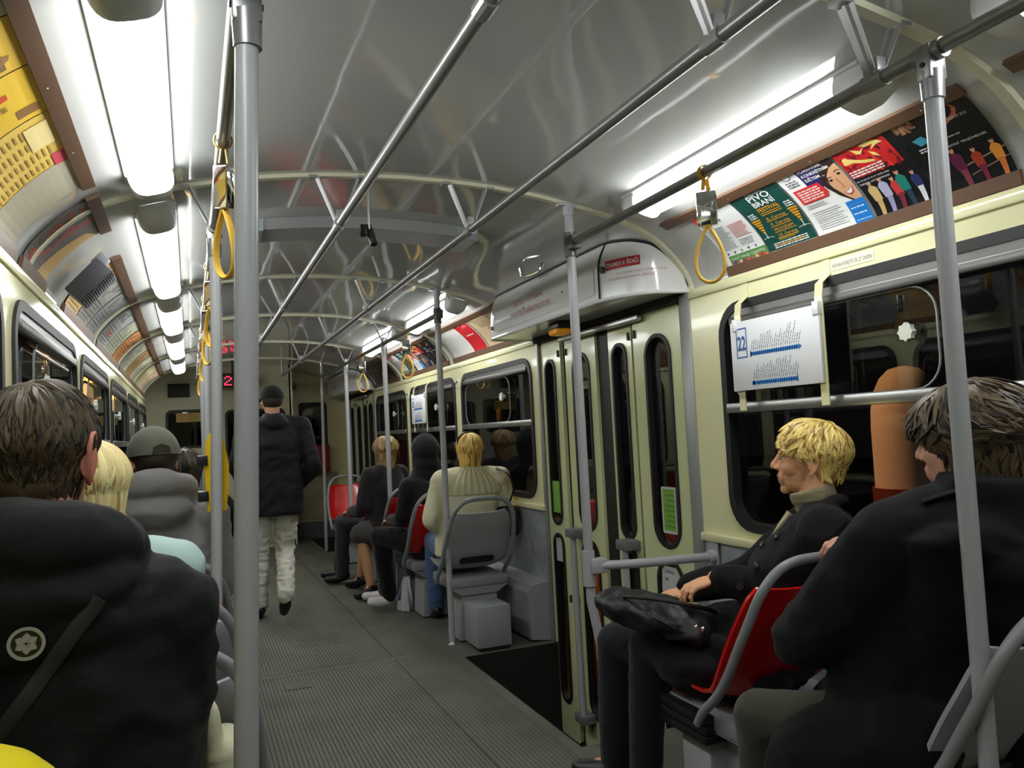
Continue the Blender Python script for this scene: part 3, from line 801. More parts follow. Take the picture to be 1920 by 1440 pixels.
# ticket validator on the left pole
v = thing('ticket_validator', 'yellow ticket validator clamped to a grey pole in the left row', 'ticket machine', loc=(-.722, 3.005, 1.205)); v.scale = (.72, .8, .88)
pr = [(0, -.15), (.055, -.15), (.068, -.05), (.072, .03), (.055, .12), (.03, .155), (0, .16)]
prof2 = [(-x, z) for x, z in pr[::-1]]
mb = MB().prism([(x, z) for x, z in pr]+[(-x*.55, z) for x, z in pr[::-1][1:-1]], lambda a, b, h: (a+.012, h, b), .0, .10)
mb.build('case', M_YEL, v)
MB().box((-.02, .101, -.02), (.05, .106, .07), 0, .004).build('display', M_BLK, v)
MB().box((-.01, .10, -.09), (.045, .112, -.07), 0, .003).build('ticket_slot', M_BLK, v)
for z in (-.09, .05): MB().box((-.06, -.02, z-.02), (-.012, .05, z+.02), 0, .004).build('clamp', M_BLK, v)
# ------------------------------------------------------------------ advert strips on the vault
ARC = [Vector((p.x, p.y)) for p in PROFS if 1.886 <= p.y <= 2.118][::-1]       # from the bottom up
ARCL = [0]
for i in range(1, len(ARC)): ARCL.append(ARCL[-1]+(ARC[i]-ARC[i-1]).length)
AH = ARCL[-1]
def arc_pt(side, s, y, off):
    x = float(np.interp(s, ARCL, [p.x for p in ARC])); z = float(np.interp(s, ARCL, [p.y for p in ARC]))
    e = .004
    xa = float(np.interp(s-e, ARCL, [p.x for p in ARC])); za = float(np.interp(s-e, ARCL, [p.y for p in ARC]))
    xb = float(np.interp(s+e, ARCL, [p.x for p in ARC])); zb = float(np.interp(s+e, ARCL, [p.y for p in ARC]))
    d = Vector((xb-xa, zb-za)).normalized(); n = Vector((-d.y, d.x))
    if n.x > 0: n = -n
    return (side*(x+n.x*off), y, z+n.y*off)
class Poster:
    """a printed sheet bent into the vault; u runs left to right for the reader, v from the bottom (0) to the top (1)"""
    def __init__(s, side, yl, width, label, group=None, paper=(240, 240, 238), off=.007):
        s.side, s.yl, s.w, s.label, s.group, s.off = side, yl, width, label, group, off
        s.mb = MB(); s.mats = []; s.idx = {}; s.layer = 0
        s.rect(0, 0, 1, 1, paper)
    def ink(s, c):
        if c not in s.idx:
            s.idx[c] = len(s.mats); s.mats.append(flat(*c))
        return s.idx[c]
    def P(s, u, v, l):
        y = s.yl-u*s.w if s.side > 0 else s.yl+u*s.w
        return arc_pt(s.side, v*AH, y, s.off+l*.0006)
    def rect(s, u0, v0, u1, v1, c, l=0):
        n = max(1, int(abs(v1-v0)*12+.5))
        s.mb.grid(lambda a, b: s.P(u0+(u1-u0)*a, v0+(v1-v0)*b, l), 1, n, s.ink(c), flip=s.side < 0)
    def poly(s, pts, c, l=1):
        t = tessellate_polygon([[Vector((a, b, 0)) for a, b in pts]])
        out = []; st = [[pts[i] for i in f] for f in t]
        while st:                      # keep each triangle short enough to follow the bend
            q = st.pop()
            if max(p[1] for p in q)-min(p[1] for p in q) < .07: out.append(q); continue
            k = max(range(3), key=lambda i: abs(q[i][1]-q[(i+1) % 3][1])); a, b, d = q[k], q[(k+1) % 3], q[(k+2) % 3]
            m = ((a[0]+b[0])/2, (a[1]+b[1])/2); st += [[a, m, d], [m, b, d]]
        for q in out: s.mb.add([s.P(a, b, l) for a, b in q], [(0, 1, 2)], s.ink(c))
    def ell(s, u, v, ru, rv, c, l=1, n=16, rot=0):
        cr, sr = math.cos(rot), math.sin(rot)
        s.poly([(u+ru*math.cos(2*PI*k/n)*cr-rv*math.sin(2*PI*k/n)*sr, v+ru*math.cos(2*PI*k/n)*sr+rv*math.sin(2*PI*k/n)*cr) for k in range(n)], c, l)
    def text(s, t, u, v, h, c, width=None, l=3, center=False):
        vs, fs, w = TXT[t]; k = AH/s.w
        su = h*k; sc = 1 if width is None else width/(w*su)
        o = -w*su*sc/2 if center else 0
        s.mb.add([s.P(u+o+p[0]*su*sc, v+p[1]*h, l) for p in vs], fs, s.ink(c))
    def lines(s, u0, v0, u1, v1, n, c, h=.35, l=2, ragged=.25, seed=1):
        r = random.Random(seed)
        for i in range(n):
            v = v1-(i+1)*(v1-v0)/n; q = (v1-v0)/n
            s.rect(u0, v+q*.3, u1-(u1-u0)*ragged*r.random(), v+q*(.3+h), c, l)
    def words(s, u0, v0, u1, v1, n, c, l=2, seed=1, h=.55):
        r = random.Random(seed)
        for i in range(n):
            q = (v1-v0)/n; v = v1-(i+1)*q; u = u0
            while u < u1-.02:
                wd = min(.03+.07*r.random(), u1-u); s.rect(u, v+q*.2, u+wd, v+q*(.2+h), c, l); u += wd+.014
    def blobs(s, u0, v0, u1, v1, n, cols, ru, rv, l=1, seed=3):
        r = random.Random(seed)
        for i in range(n):
            a = ru*(.5+r.random()); b = rv*(.5+r.random())
            s.ell(min(u1-a, max(u0+a, u0+(u1-u0)*r.random())), min(v1-b, max(v0+b, v0+(v1-v0)*r.random())), a, b, cols[r.randrange(len(cols))], l+.02*i/n, 7, r.random()*3)
    def figure(s, u, v, h, skin, top, bottom, l=2, lean=0):
        """a small printed figure in a group picture"""
        k = AH/s.w
        s.poly([(u-.05*h*k, v), (u+.05*h*k, v), (u+(.09+lean)*h*k, v+.5*h), (u-(.07-lean)*h*k, v+.5*h)], bottom, l)
        s.poly([(u-(.10-lean)*h*k, v+.42*h), (u+(.11+lean)*h*k, v+.42*h), (u+(.13+lean)*h*k, v+.74*h), (u+(.05+lean)*h*k, v+.82*h), (u-(.05-lean)*h*k, v+.82*h), (u-(.13-lean)*h*k, v+.72*h)], top, l+.1)
        s.ell(u+lean*h*k, v+.90*h, .055*h*k, .085*h, skin, l+.2, 10)
        s.ell(u+lean*h*k, v+.955*h, .056*h*k, .045*h, (40, 30, 28), l+.3, 10)
    def done(s, name='advert_poster'):
        o = s.mb.build(name, s.mats, None, smooth=False, fix=False)
        return tag(o, s.label, 'poster', s.group)

def strip_rails(side, y0, y1, idx, label=None):
    """top and bottom holding strips of an advert row"""
    for k, (s0, s1) in enumerate(((-.012, .030), (AH-.020, AH+.022))):
        if k and y1 == 2.675: y1 = 2.82      # the upper strip runs on past the last poster
        mb = MB(); n = 3
        vs = []
        for y in (y0, y1):
            for s, o in ((s0, .001), (s0, .014), (s1, .014), (s1, .001)):
                vs.append(arc_pt(side, s, y, o) if 0 <= s <= AH else tuple(Vector(arc_pt(side, max(0, min(AH, s)), y, o))+Vector((0 if s < 0 else -side*(s-AH)*.93, 0, s if s < 0 else (s-AH)*.38))))
        mb.add(vs, [(0, 1, 5, 4), (1, 2, 6, 5), (2, 3, 7, 6), (3, 0, 4, 7), (0, 3, 2, 1), (4, 5, 6, 7)])
        o = struct('trim_%d' % (idx+k), mb, M_TRIMB, smooth=False)
        y = y0+.12
        while y < y1:
            p = Vector(arc_pt(side, .012 if k == 0 else AH-.004, y, .013))
            MB().ell(p, (.004, .004, .004), None, 8, 4).build('screw', M_ALU, o)
            y += .42
rows = [(1, .0, 1.30), (1, 1.43, 2.675), (1, 4.72, 6.36), (1, 6.50, 8.09), (1, 8.24, 9.38),
        (-1, -.3, 1.28), (-1, 1.43, 2.72), (-1, 2.83, 3.27), (-1, 3.72, 4.83), (-1, 4.95, 6.36), (-1, 6.49, 8.09), (-1, 8.23, 9.68)]
for i, (sd, a, b) in enumerate(rows): strip_rails(sd, a, b, 40+2*i)

def people_group(p, u0, u1, v, seed, cols, h=.5):
    r = random.Random(seed); n = len(cols)
    for i, (t, b) in enumerate(cols):
        p.figure(u0+(u1-u0)*(i+.5)/n, v+.02*r.random(), h*(.85+.2*r.random()), (206, 150, 120), t, b, 2+.05*i, (r.random()-.5)*.1)
def p_leaflet(yl, w, label, full=True):
    p = Poster(1, yl, w, label, None, (238, 239, 240))
    p.rect(0, .80, .42, .90, (214, 66, 66), 1); p.poly([(.42, .80), (.47, .85), (.42, .90)], (214, 66, 66), 1)
    p.text('INFO', .08, .825, .055, (245, 235, 235))
    p.words(.05, .72, .55, .78, 1, (110, 112, 118), seed=2)
    p.lines(.06, .30, .50, .66, 16, (150, 152, 158), seed=3); p.lines(.54, .42, .93, .64, 10, (206, 120, 120), seed=4); p.lines(.54, .30, .93, .40, 4, (150, 152, 158), seed=5)
    for k in range(5): p.rect(.12+.17*k, .235, .16+.17*k, .265, [(60, 60, 120), (70, 80, 70), (150, 150, 150), (60, 80, 60), (120, 120, 120)][k], 2)
    p.rect(.10, .13, 1, .215, (92, 146, 74), 1); p.text('CHUŤ KRAJE CILENTO', .14, .15, .05, (240, 245, 235), .82)
    p.rect(.10, 0, 1, .13, (150, 110, 90), 1); p.blobs(.10, 0, 1, .13, 46, [(196, 60, 48), (220, 130, 60), (120, 130, 70), (230, 200, 150), (110, 70, 110), (180, 40, 70)], .05, .025, 2)
    return p.done()
def p_pivo(yl, w, label):
    G = (18, 72, 66); O = (226, 158, 30); W = (238, 240, 238)
    p = Poster(1, yl, w, label, None, (236, 238, 238))
    p.rect(0, .10, 1, 1, G, 1)
    p.text('Žižkovské', .33, .885, .045, W, .36); p.text('PIVO', .30, .79, .125, W, .46); p.text('BRANÍ', .30, .70, .105, W, .46)
    p.text('FESTIVAL', .30, .625, .075, O, .46)
    p.lines(.30, .56, .76, .615, 2, O, seed=6, ragged=.05)
    for t, v in (('8. června', .49), ('9. června', .405), ('PROGRAM', .325), ('10. června', .245)):
        p.text(t, .33, v, .06, O, .40); p.lines(.30, v-.025, .76, v-.003, 1, O, ragged=.1, seed=int(v*100))
    p.lines(.30, .20, .74, .235, 2, O, seed=8)
    for u, v in ((.12, .56), (.90, .56)):
        p.words(u-.07, v, u+.08, v+.09, 3, W, seed=9)
        for k in range(6): p.rect(u-.09+.013*k, v-.035*(k+1), u+.09-.013*k, v-.035*k-.012, O, 2)
        p.rect(u-.008, v-.29, u+.008, v-.21, W, 2)
    p.poly([(.02, .27), (.12, .285), (.25, .27), (.25, .275), (.12, .292), (.02, .277)], W, 2); p.poly([(.78, .27), (.9, .285), (1, .27), (1, .275), (.9, .292), (.78, .277)], W, 2)
    p.words(.15, .115, .86, .19, 3, W, seed=10); p.words(.2, .142, .8, .165, 1, O, l=2.4, seed=11)
    for k in range(9): p.rect(.06+.1*k, .035, .11+.1*k, .075, [(70, 90, 80), (120, 120, 120), (160, 50, 60), (150, 150, 155)][k % 4], 2)
    return p.done()
def p_child(yl, w, label):
    N = (44, 44, 104); S = (222, 168, 132)
    p = Poster(1, yl, w, label, None, (242, 243, 244))
    p.rect(.36, .62, 1, 1, N, 1)
    p.ell(.17, .90, .085, .05, (120, 120, 130), 1); p.ell(.17, .905, .07, .042, (242, 243, 244), 1.5); p.words(.08, .74, .30, .84, 3, (120, 122, 126), seed=3)
    # face of a smiling child, cropped by the sheet's edge
    p.poly([(.62, .72), (.70, .84), (.86, .90), (1, .88), (1, .30), (.86, .34), (.70, .46), (.60, .60)], (48, 34, 30), 1.6)
    p.poly([(.74, .80), (.86, .85), (1, .83), (1, .31), (.93, .32), (.80, .42), (.70, .56), (.68, .68)], S, 2.0)
    p.poly([(.66, .74), (.76, .86), (1, .90), (1, .84), (.86, .80), (.74, .72), (.70, .62)], (52, 36, 32), 2.2)
    p.ell(.755, .655, .028, .014, (60, 40, 36), 2.5); p.ell(.93, .70, .032, .015, (60, 40, 36), 2.5); p.ell(.755, .655, .012, .011, (18, 16, 16), 2.7); p.ell(.93, .70, .012, .011, (18, 16, 16), 2.7)
    p.poly([(.70, .68), (.75, .695), (.80, .69), (.80, .697), (.75, .705), (.70, .69)], (52, 36, 32), 2.6); p.poly([(.88, .73), (.94, .745), (.99, .735), (.99, .745), (.94, .757), (.88, .74)], (52, 36, 32), 2.6)
    p.poly([(.82, .66), (.84, .55), (.81, .53), (.87, .52), (.875, .56), (.85, .66)], (200, 142, 110), 2.5)
    p.poly([(.80, .47), (.88, .485), (.97, .52), (.94, .44), (.87, .415)], (176, 80, 76), 2.5); p.poly([(.82, .468), (.88, .48), (.95, .508), (.92, .455), (.87, .44)], (245, 242, 238), 2.7)
    p.text('POMÁHÁME', .40, .875, .055, (240, 240, 244), .42); p.text('KONKRÉTNÍM', .40, .81, .055, (240, 240, 244), .48); p.text('DĚTEM ...', .40, .745, .055, (240, 240, 244), .34)
    p.rect(.08, .50, .55, .70, (216, 52, 52), 2.9); p.poly([(.55, .50), (.60, .56), (.55, .70)], (216, 52, 52), 2.9); p.words(.12, .52, .52, .68, 5, (246, 232, 230), 3.2, seed=5)
    p.lines(.10, .42, .50, .48, 3, (160, 160, 165), seed=6); p.lines(.10, .14, .62, .38, 9, (188, 190, 194), seed=7)
    p.rect(.07, .03, .68, .085, (46, 46, 108), 1); p.lines(.10, .04, .64, .075, 2, (130, 130, 180), seed=1)
    p.rect(.70, .04, 1, .36, (30, 122, 206), 2.9); p.words(.73, .08, .97, .33, 7, (224, 236, 248), 3.2, seed=12, h=.35)
    return p.done()
def p_dance(yl, w, label):
    K = (18, 18, 24)
    p = Poster(1, yl, w, label, None, K)
    p.rect(.0, .56, .86, .99, (196, 34, 34), 1); p.blobs(0, .56, .86, .99, 90, [(150, 20, 30), (220, 60, 50), (120, 16, 40), (200, 40, 60), (90, 20, 40)], .045, .02, 1.3, 4)
    Yl = (232, 206, 120)
    p.poly([(.05, .78), (.18, .80), (.33, .74), (.50, .70), (.52, .67), (.36, .69), (.20, .74), (.06, .74)], Yl, 2); p.poly([(.30, .90), (.42, .84), (.50, .86), (.40, .80), (.34, .82)], Yl, 2)
    p.poly([(.46, .90), (.60, .92), (.76, .88), (.80, .84), (.70, .84), (.56, .80), (.66, .86), (.52, .86)], Yl, 2); p.poly([(.52, .80), (.60, .76), (.62, .70), (.54, .74)], Yl, 2); p.ell(.12, .80, .05, .03, Yl, 2)
    p.text('OVA', .06, .92, .05, (240, 200, 150), .14); p.words(.02, .57, .58, .66, 3, (240, 236, 232), 2.5, seed=3)
    p.words(.02, .505, .60, .535, 1, (160, 160, 168), 2, seed=4); p.text('TAKING OFF COMPANY', .03, .468, .03, (240, 240, 240), .52)
    people_group(p, .06, .92, .06, 5, [((206, 176, 120), (196, 164, 110)), ((176, 176, 206), (150, 150, 190)), ((200, 60, 60), (120, 40, 60)), ((28, 128, 116), (40, 60, 80)), ((44, 50, 100), (220, 220, 226))], .44)
    p.words(.30, .03, .70, .05, 1, (230, 230, 230), 3, seed=6); p.ell(.26, .06, .02, .015, (200, 50, 60), 3)
    return p.done()
def p_stage(yl, w, label):
    K = (16, 16, 18)
    p = Poster(1, yl, w, label, None, K)
    p.ell(.13, .88, .14, .05, (110, 80, 56), 1); p.blobs(.0, .80, .28, .94, 22, [(150, 108, 74), (90, 60, 44), (170, 128, 90)], .035, .015, 1.3)
    p.poly([(.10, .70), (.24, .72), (.30, .64), (.16, .62)], (60, 150, 176), 1)
    p.poly([(.46, .74), (.60, .76), (.74, .82), (.78, .88), (.74, .93), (.80, .90), (.82, .85), (.76, .78), (.60, .73), (.46, .72)], (176, 92, 60), 1)
    p.text('ŽIŽKOV 2010', .64, .76, .04, (220, 220, 216), .24)
    p.words(.10, .545, .30, .60, 2, (210, 210, 210), 2, seed=2); p.blobs(.34, .55, .48, .64, 8, [(150, 40, 50), (120, 30, 50)], .04, .02, 1.5)
    p.words(.42, .60, .66, .62, 1, (190, 190, 190), 2, seed=5); p.text('MILOSTNÝ TROJÚHELNÍK', .34, .51, .032, (232, 232, 230), .58)
    p.rect(.30, .03, 1, .07, (60, 96, 140), 1)
    p.poly([(.5, .28), (1, .34), (1, .355), (.5, .295)], (150, 130, 120), 1.2); p.poly([(.5, .18), (1, .25), (1, .262), (.5, .192)], (140, 120, 110), 1.2)
    people_group(p, .34, 1.0, .06, 8, [((96, 30, 66), (130, 60, 70)), ((170, 60, 40), (120, 36, 66)), ((230, 150, 60), (214, 120, 60))], .44)
    return p.done()
p_leaflet(2.665, .245, 'white info leaflet poster with green CILENTO banner, behind the near strap loop')
p_pivo(2.413, .245, 'dark green beer festival poster with orange and white lettering')
p_child(2.160, .245, 'white and blue charity poster with a smiling child')
p_dance(1.905, .225, 'theatre poster with a red picture above a group of dancers')
p_stage(1.677, .240, 'black theatre poster with costumed figures, behind the near grey pole')
# right side, beyond the door cover
p = Poster(1, 6.30, .80, 'plain white poster with a broad red stripe beyond the door cover', None, (226, 226, 222)); p.rect(.62, 0, .98, 1, (206, 36, 44), 1); p.words(.70, .52, .90, .58, 1, (240, 220, 220), 2); p.blobs(.66, .78, .94, .96, 10, [(240, 120, 120), (230, 90, 90)], .03, .03, 2); p.done()
p = Poster(1, 5.48, .72, 'beige poster with black ray lines next to the door cover', None, (212, 186, 150)); 
for k in range(9): p.poly([(.18+.03*k, .60), (.19+.03*k, .60), (.10+.055*k, .86), (.085+.055*k, .86)], (60, 54, 48), 1); p.poly([(.52+.03*k, .68), (.53+.03*k, .68), (.47+.055*k, .95), (.455+.055*k, .95)], (60, 54, 48), 1)
p.words(.3, .5, .8, .56, 1, (120, 100, 80), 2); p.rect(.55, .60, .75, .66, (120, 120, 110), 1); p.done()
p_leaflet(8.02, .26, 'farther white leaflet poster with green banner, second advert row')
p_pivo(7.74, .26, 'farther green beer festival poster, second advert row')
p_child(7.46, .26, 'farther charity poster with a child, second advert row')
p_dance(7.18, .30, 'farther red theatre poster, second advert row')
p_stage(6.86, .30, 'farther black theatre poster, second advert row')
p = Poster(1, 9.33, 1.02, 'dark picture poster before the front door cover', None, (52, 44, 38)); p.blobs(.0, .1, 1, .9, 40, [(70, 60, 50), (40, 34, 30), (120, 76, 40), (60, 50, 44)], .12, .07, 1); p.ell(.3, .7, .05, .06, (170, 96, 40), 2); p.done()
# left side
Ye = (226, 184, 66)
p = Poster(-1, .75, .895, 'pale green poster at the near end of the left row', None, (190, 196, 170)); p.blobs(0, .3, 1, .95, 14, [(176, 186, 150), (206, 206, 180)], .12, .1, 1); p.done()
p = Poster(-1, 1.65, .20, 'yellow poster with a dark photograph, left row nearest the viewer', None, Ye); p.rect(.05, .30, .92, .80, (120, 96, 56), 1); p.blobs(.05, .30, .92, .80, 30, [(96, 84, 60), (150, 110, 60), (90, 92, 84), (180, 120, 50)], .12, .08, 1.3); p.done()
p = Poster(-1, 1.855, .24, 'yellow poster with a red tag and a brown drawing, left row', None, (230, 190, 54)); p.rect(.3, .52, .4, .72, (206, 70, 40), 1); p.words(.5, .4, .6, .7, 4, (150, 120, 50), 2); p.blobs(.35, .1, .9, .5, 16, [(170, 120, 40), (150, 104, 44)], .10, .05, 1); p.rect(.72, .72, .9, .90, (140, 100, 50), 1); p.done()
p = Poster(-1, 2.10, .60, 'yellow poster with columns of small print and a pink badge, left row', None, (228, 194, 92)); 
for k in range(6): p.lines(.06+.13*k, .12, .15+.13*k, .86, 14, (176, 140, 70), seed=k+2)
p.rect(.42, .82, .56, .97, (208, 70, 90), 2.8); p.rect(.06, .70, .30, .90, (236, 216, 150), 2.5); p.rect(.55, 0, 1, 1, (178, 172, 150), 2.3); p.done()
p = Poster(-1, 2.84, .42, 'dark poster with red script and an ochre figure, short left panel', None, (104, 96, 88)); p.poly([(.2, .1), (.5, .3), (.62, .9), (.5, .95), (.38, .4), (.1, .2)], (170, 74, 56), 1); p.poly([(.55, 0), (1, 0), (1, .9), (.8, .8), (.66, .3)], (196, 160, 96), 1); p.blobs(.1, .3, .5, .9, 14, [(80, 76, 74), (150, 70, 60)], .08, .06, 1.4); p.done()
LP = [(3.74, .34, (214, 176, 120), 'tan poster behind the louvred vent box'), (4.10, .36, (150, 150, 146), 'grey text poster after the tan one, left row'), (4.48, .34, (158, 160, 160), 'second grey text poster, left row, before the rib'),
      (4.97, .46, (164, 166, 166), 'grey poster with a small red mark, left row'), (5.45, .42, (170, 172, 150), 'olive edged poster in the left row'), (5.90, .45, (204, 140, 84), 'orange poster in the left row'),
      (6.51, .52, (176, 178, 156), 'pale olive poster in the left row, past the orange one'), (7.05, .50, (150, 120, 78), 'brown poster in the left row'), (7.57, .50, (186, 184, 160), 'cream poster in the left row, past the brown one'),
      (8.25, .70, (196, 186, 140), 'yellowish poster near the far end of the left row'), (8.97, .70, (206, 178, 150), 'last pale orange poster of the left row')]
for i, (y, wd, c, lb) in enumerate(LP):
    p = Poster(-1, y, wd, lb, None, c)
    d = tuple(int(v*.78) for v in c); e = tuple(min(255, int(v*1.12)) for v in c)
    p.lines(.08, .12, .9, .55, 7, d, seed=i+3); p.rect(.08, .62, .9, .9, e, 1); p.blobs(.08, .62, .9, .9, 10, [d, e, c], .12, .07, 1.4, i)
    if i == 3: p.rect(.4, .3, .6, .4, (200, 90, 90), 2.5)
    p.done()

# ------------------------------------------------------------------ line boards, labels, notices
def line_board(yl, yr, label, big):
    """white board on two cream straps hung before a window; yl far side, yr near side"""
    t = thing('line_board', label, 'sign')
    x = 1.188; zt, zb = 1.672, 1.405; W = yl-yr
    MB().box((x, yr, zb), (x+.012, yl, zt), 0, .003).build('panel', mat('board_white', rgb(232, 234, 236), .35), t)
    for yy in (yl-.03, yr+.012):
        s = MB(); a, b = yy-.018, yy+.018
        pth = [(1.247, 1.835), (1.247, 1.775), (1.21, 1.745), (1.203, 1.70), (1.203, 1.33)]
        vs = []
        for (px, pz) in pth: vs += [(px, a, pz), (px, b, pz), (px+.004, b, pz), (px+.004, a, pz)]
        fs = [(i*4+k, i*4+(k+1) % 4, (i+1)*4+(k+1) % 4, (i+1)*4+k) for i in range(len(pth)-1) for k in range(4)]+[(0, 1, 2, 3), (16, 19, 18, 17)]
        s.add(vs, fs); s.build('strap', M_CREAM, t, smooth=False)
        MB().box((x-.004, yy-.014, zt-.035), (x+.02, yy+.014, zt+.012), 0, .003).build('clip', M_WHITE, t)
    fn = lambda u, v, l: (x-.0006*(1+l), yl-u, zb+v)
    blue = flat(36, 84, 156); mid = flat(28, 112, 190); gr = flat(120, 122, 128)
    def R(mb, u0, v0, u1, v1, l=0): mb.add([fn(u0, v0, l), fn(u1, v0, l), fn(u1, v1, l), fn(u0, v1, l)], [(0, 1, 2, 3)])
    f = MB()
    for q in ((.035, .125, .098, .130), (.035, .235, .098, .240), (.035, .125, .040, .240), (.093, .125, .098, .240)): R(f, *q)
    text_on(f, '22', fn, .0425, .156, .076, .049); f.build('route_number', blue, t, smooth=False, fix=False)
    f = MB(); R(f, .115, .130, .375, .142); f.add([fn(.375, .125, 0), fn(.392, .136, 0), fn(.375, .147, 0)], [(0, 1, 2)]); R(f, .113, .124, .119, .148)
    R(f, .12, .020, .36, .032); R(f, .358, .014, .364, .040); R(f, .115, .018, .13, .034)
    for k in range(22): R(f, .119+k*.0117, .127, .123+k*.0117, .145)
    for k in range(20): R(f, .128+k*.0117, .017, .132+k*.0117, .035)
    f.build('line_diagram', mid, t, smooth=False, fix=False)
    f = MB(); r = random.Random(4)
    for row, (v0, n, u0) in enumerate(((.150, 23, .118), (.040, 21, .122))):
        for k in range(n):
            L = .032+.045*r.random()*(.5+.7*k/n)
            u = u0+k*.0117; sl = .32
            q = 0
            while q < L:
                e = min(L, q+.006+.012*r.random())
                f.add([fn(u+q*sl, v0+q, 0), fn(u+q*sl+.0032, v0+q-.001, 0), fn(u+e*sl+.0032, v0+e-.001, 0), fn(u+e*sl, v0+e, 0)], [(0, 1, 2, 3)])
                q = e+.003
    f.build('stop_names', gr, t, smooth=False, fix=False)['kind'] = 'stuff'
    return t
line_board(2.605, 2.125, 'white line board with blue 22 hung before the near window', True)
line_board(7.54, 7.06, 'farther white line board with blue 22 before a window by the hooded passenger', False)
s = thing('window_notice', 'pale notice strip lettered over the near window', 'notice')
MB().box((1.2485, 1.93, 1.782), (1.2498, 2.118, 1.816)).build('sheet', flat(232, 230, 208), s)
t = MB(); text_on(t, 'NENAHÝBEJTE SE Z OKEN', lambda u, v, l: (1.2475, 2.11-u, 1.791+v), 0, 0, .019, .172); t.build('lettering', flat(130, 130, 120), s, smooth=False, fix=False)
for y, ll in ((6.25, 'small dark coat hook on the pillar behind the white cardigan woman\'s window'), (7.88, 'small dark coat hook on the pillar beyond the farther line board')):
    hk = thing('coat_hook', ll, 'hook', 'coat hooks on the pillars')
    MB().box((1.243, y-.022, 1.655), (1.2499, y+.022, 1.735), 0, .003).build('plate', mat('pale_hook', rgb(206, 206, 190), .4), hk)
    MB().tube([(1.246, y, 1.72), (1.222, y, 1.70), (1.215, y, 1.67), (1.225, y, 1.66)], .007, 8).build('hook', M_BLK, hk)
s = thing('window_notice', 'small white notice strip over the window beyond the door', 'notice')
MB().box((1.2485, 5.35, 1.79), (1.2498, 5.56, 1.812)).build('sheet', flat(236, 236, 226), s)
# notice holders in the near and far leaves of the door
s = thing('door_notice', 'green notice in a silver frame on the nearest door pane', 'notice')
for a, b, z0, z1 in ((3.185, 3.305, .785, 1.0),):
    MB().prism(rrect(a, z0, b, z1, .008), wall_fn(1, 1.266), 0, .006, 0, [rrect(a+.010, z0+.012, b-.010, z1-.010, .004)]).build('frame', mat('silver_frame', rgb(196, 198, 196), .35), s)
    MB().box((1.268, a+.008, z0+.010), (1.270, b-.008, z1-.008)).build('sheet', flat(122, 170, 66), s)
    l = MB()
    for k in range(7): l.box((1.2672, a+.02, z0+.03+k*.024), (1.268, b-.02-.01*(k % 3), z0+.036+k*.024))
    l.build('print_lines', flat(86, 130, 50), s, smooth=False)
s = thing('door_notice', 'green notice on the farthest door pane', 'notice')
MB().box((1.262, 4.43, .79), (1.266, 4.53, .98)).build('sheet', flat(122, 170, 66), s)
s = thing('priority_notice', 'torn white text sticker on the lower pane of the nearest leaf', 'sticker')
MB().prism([(3.17, .40), (3.34, .40), (3.335, .47), (3.343, .52), (3.336, .58), (3.34, .63), (3.18, .632), (3.185, .56), (3.175, .5)], wall_fn(1, 1.264), 0, .002).build('sheet', flat(206, 208, 206), s, smooth=False)
t = MB(); fn = lambda u, v, l: (1.2625, 3.325-u, v)
for w_, z, h, wd in (('NA', .565, .022, .03), ('PŘEDNOST', .505, .022, .10), ('ZÁKAZ', .60, .02, .08)): text_on(t, w_, fn, .015, z, h, wd)
t.build('lettering', flat(70, 70, 72), s, smooth=False, fix=False)
s = thing('priority_notice', 'torn white sticker on the lower pane of the farthest leaf', 'sticker')
MB().box((1.262, 4.44, .50), (1.265, 4.52, .64)).build('sheet', flat(190, 192, 190), s)
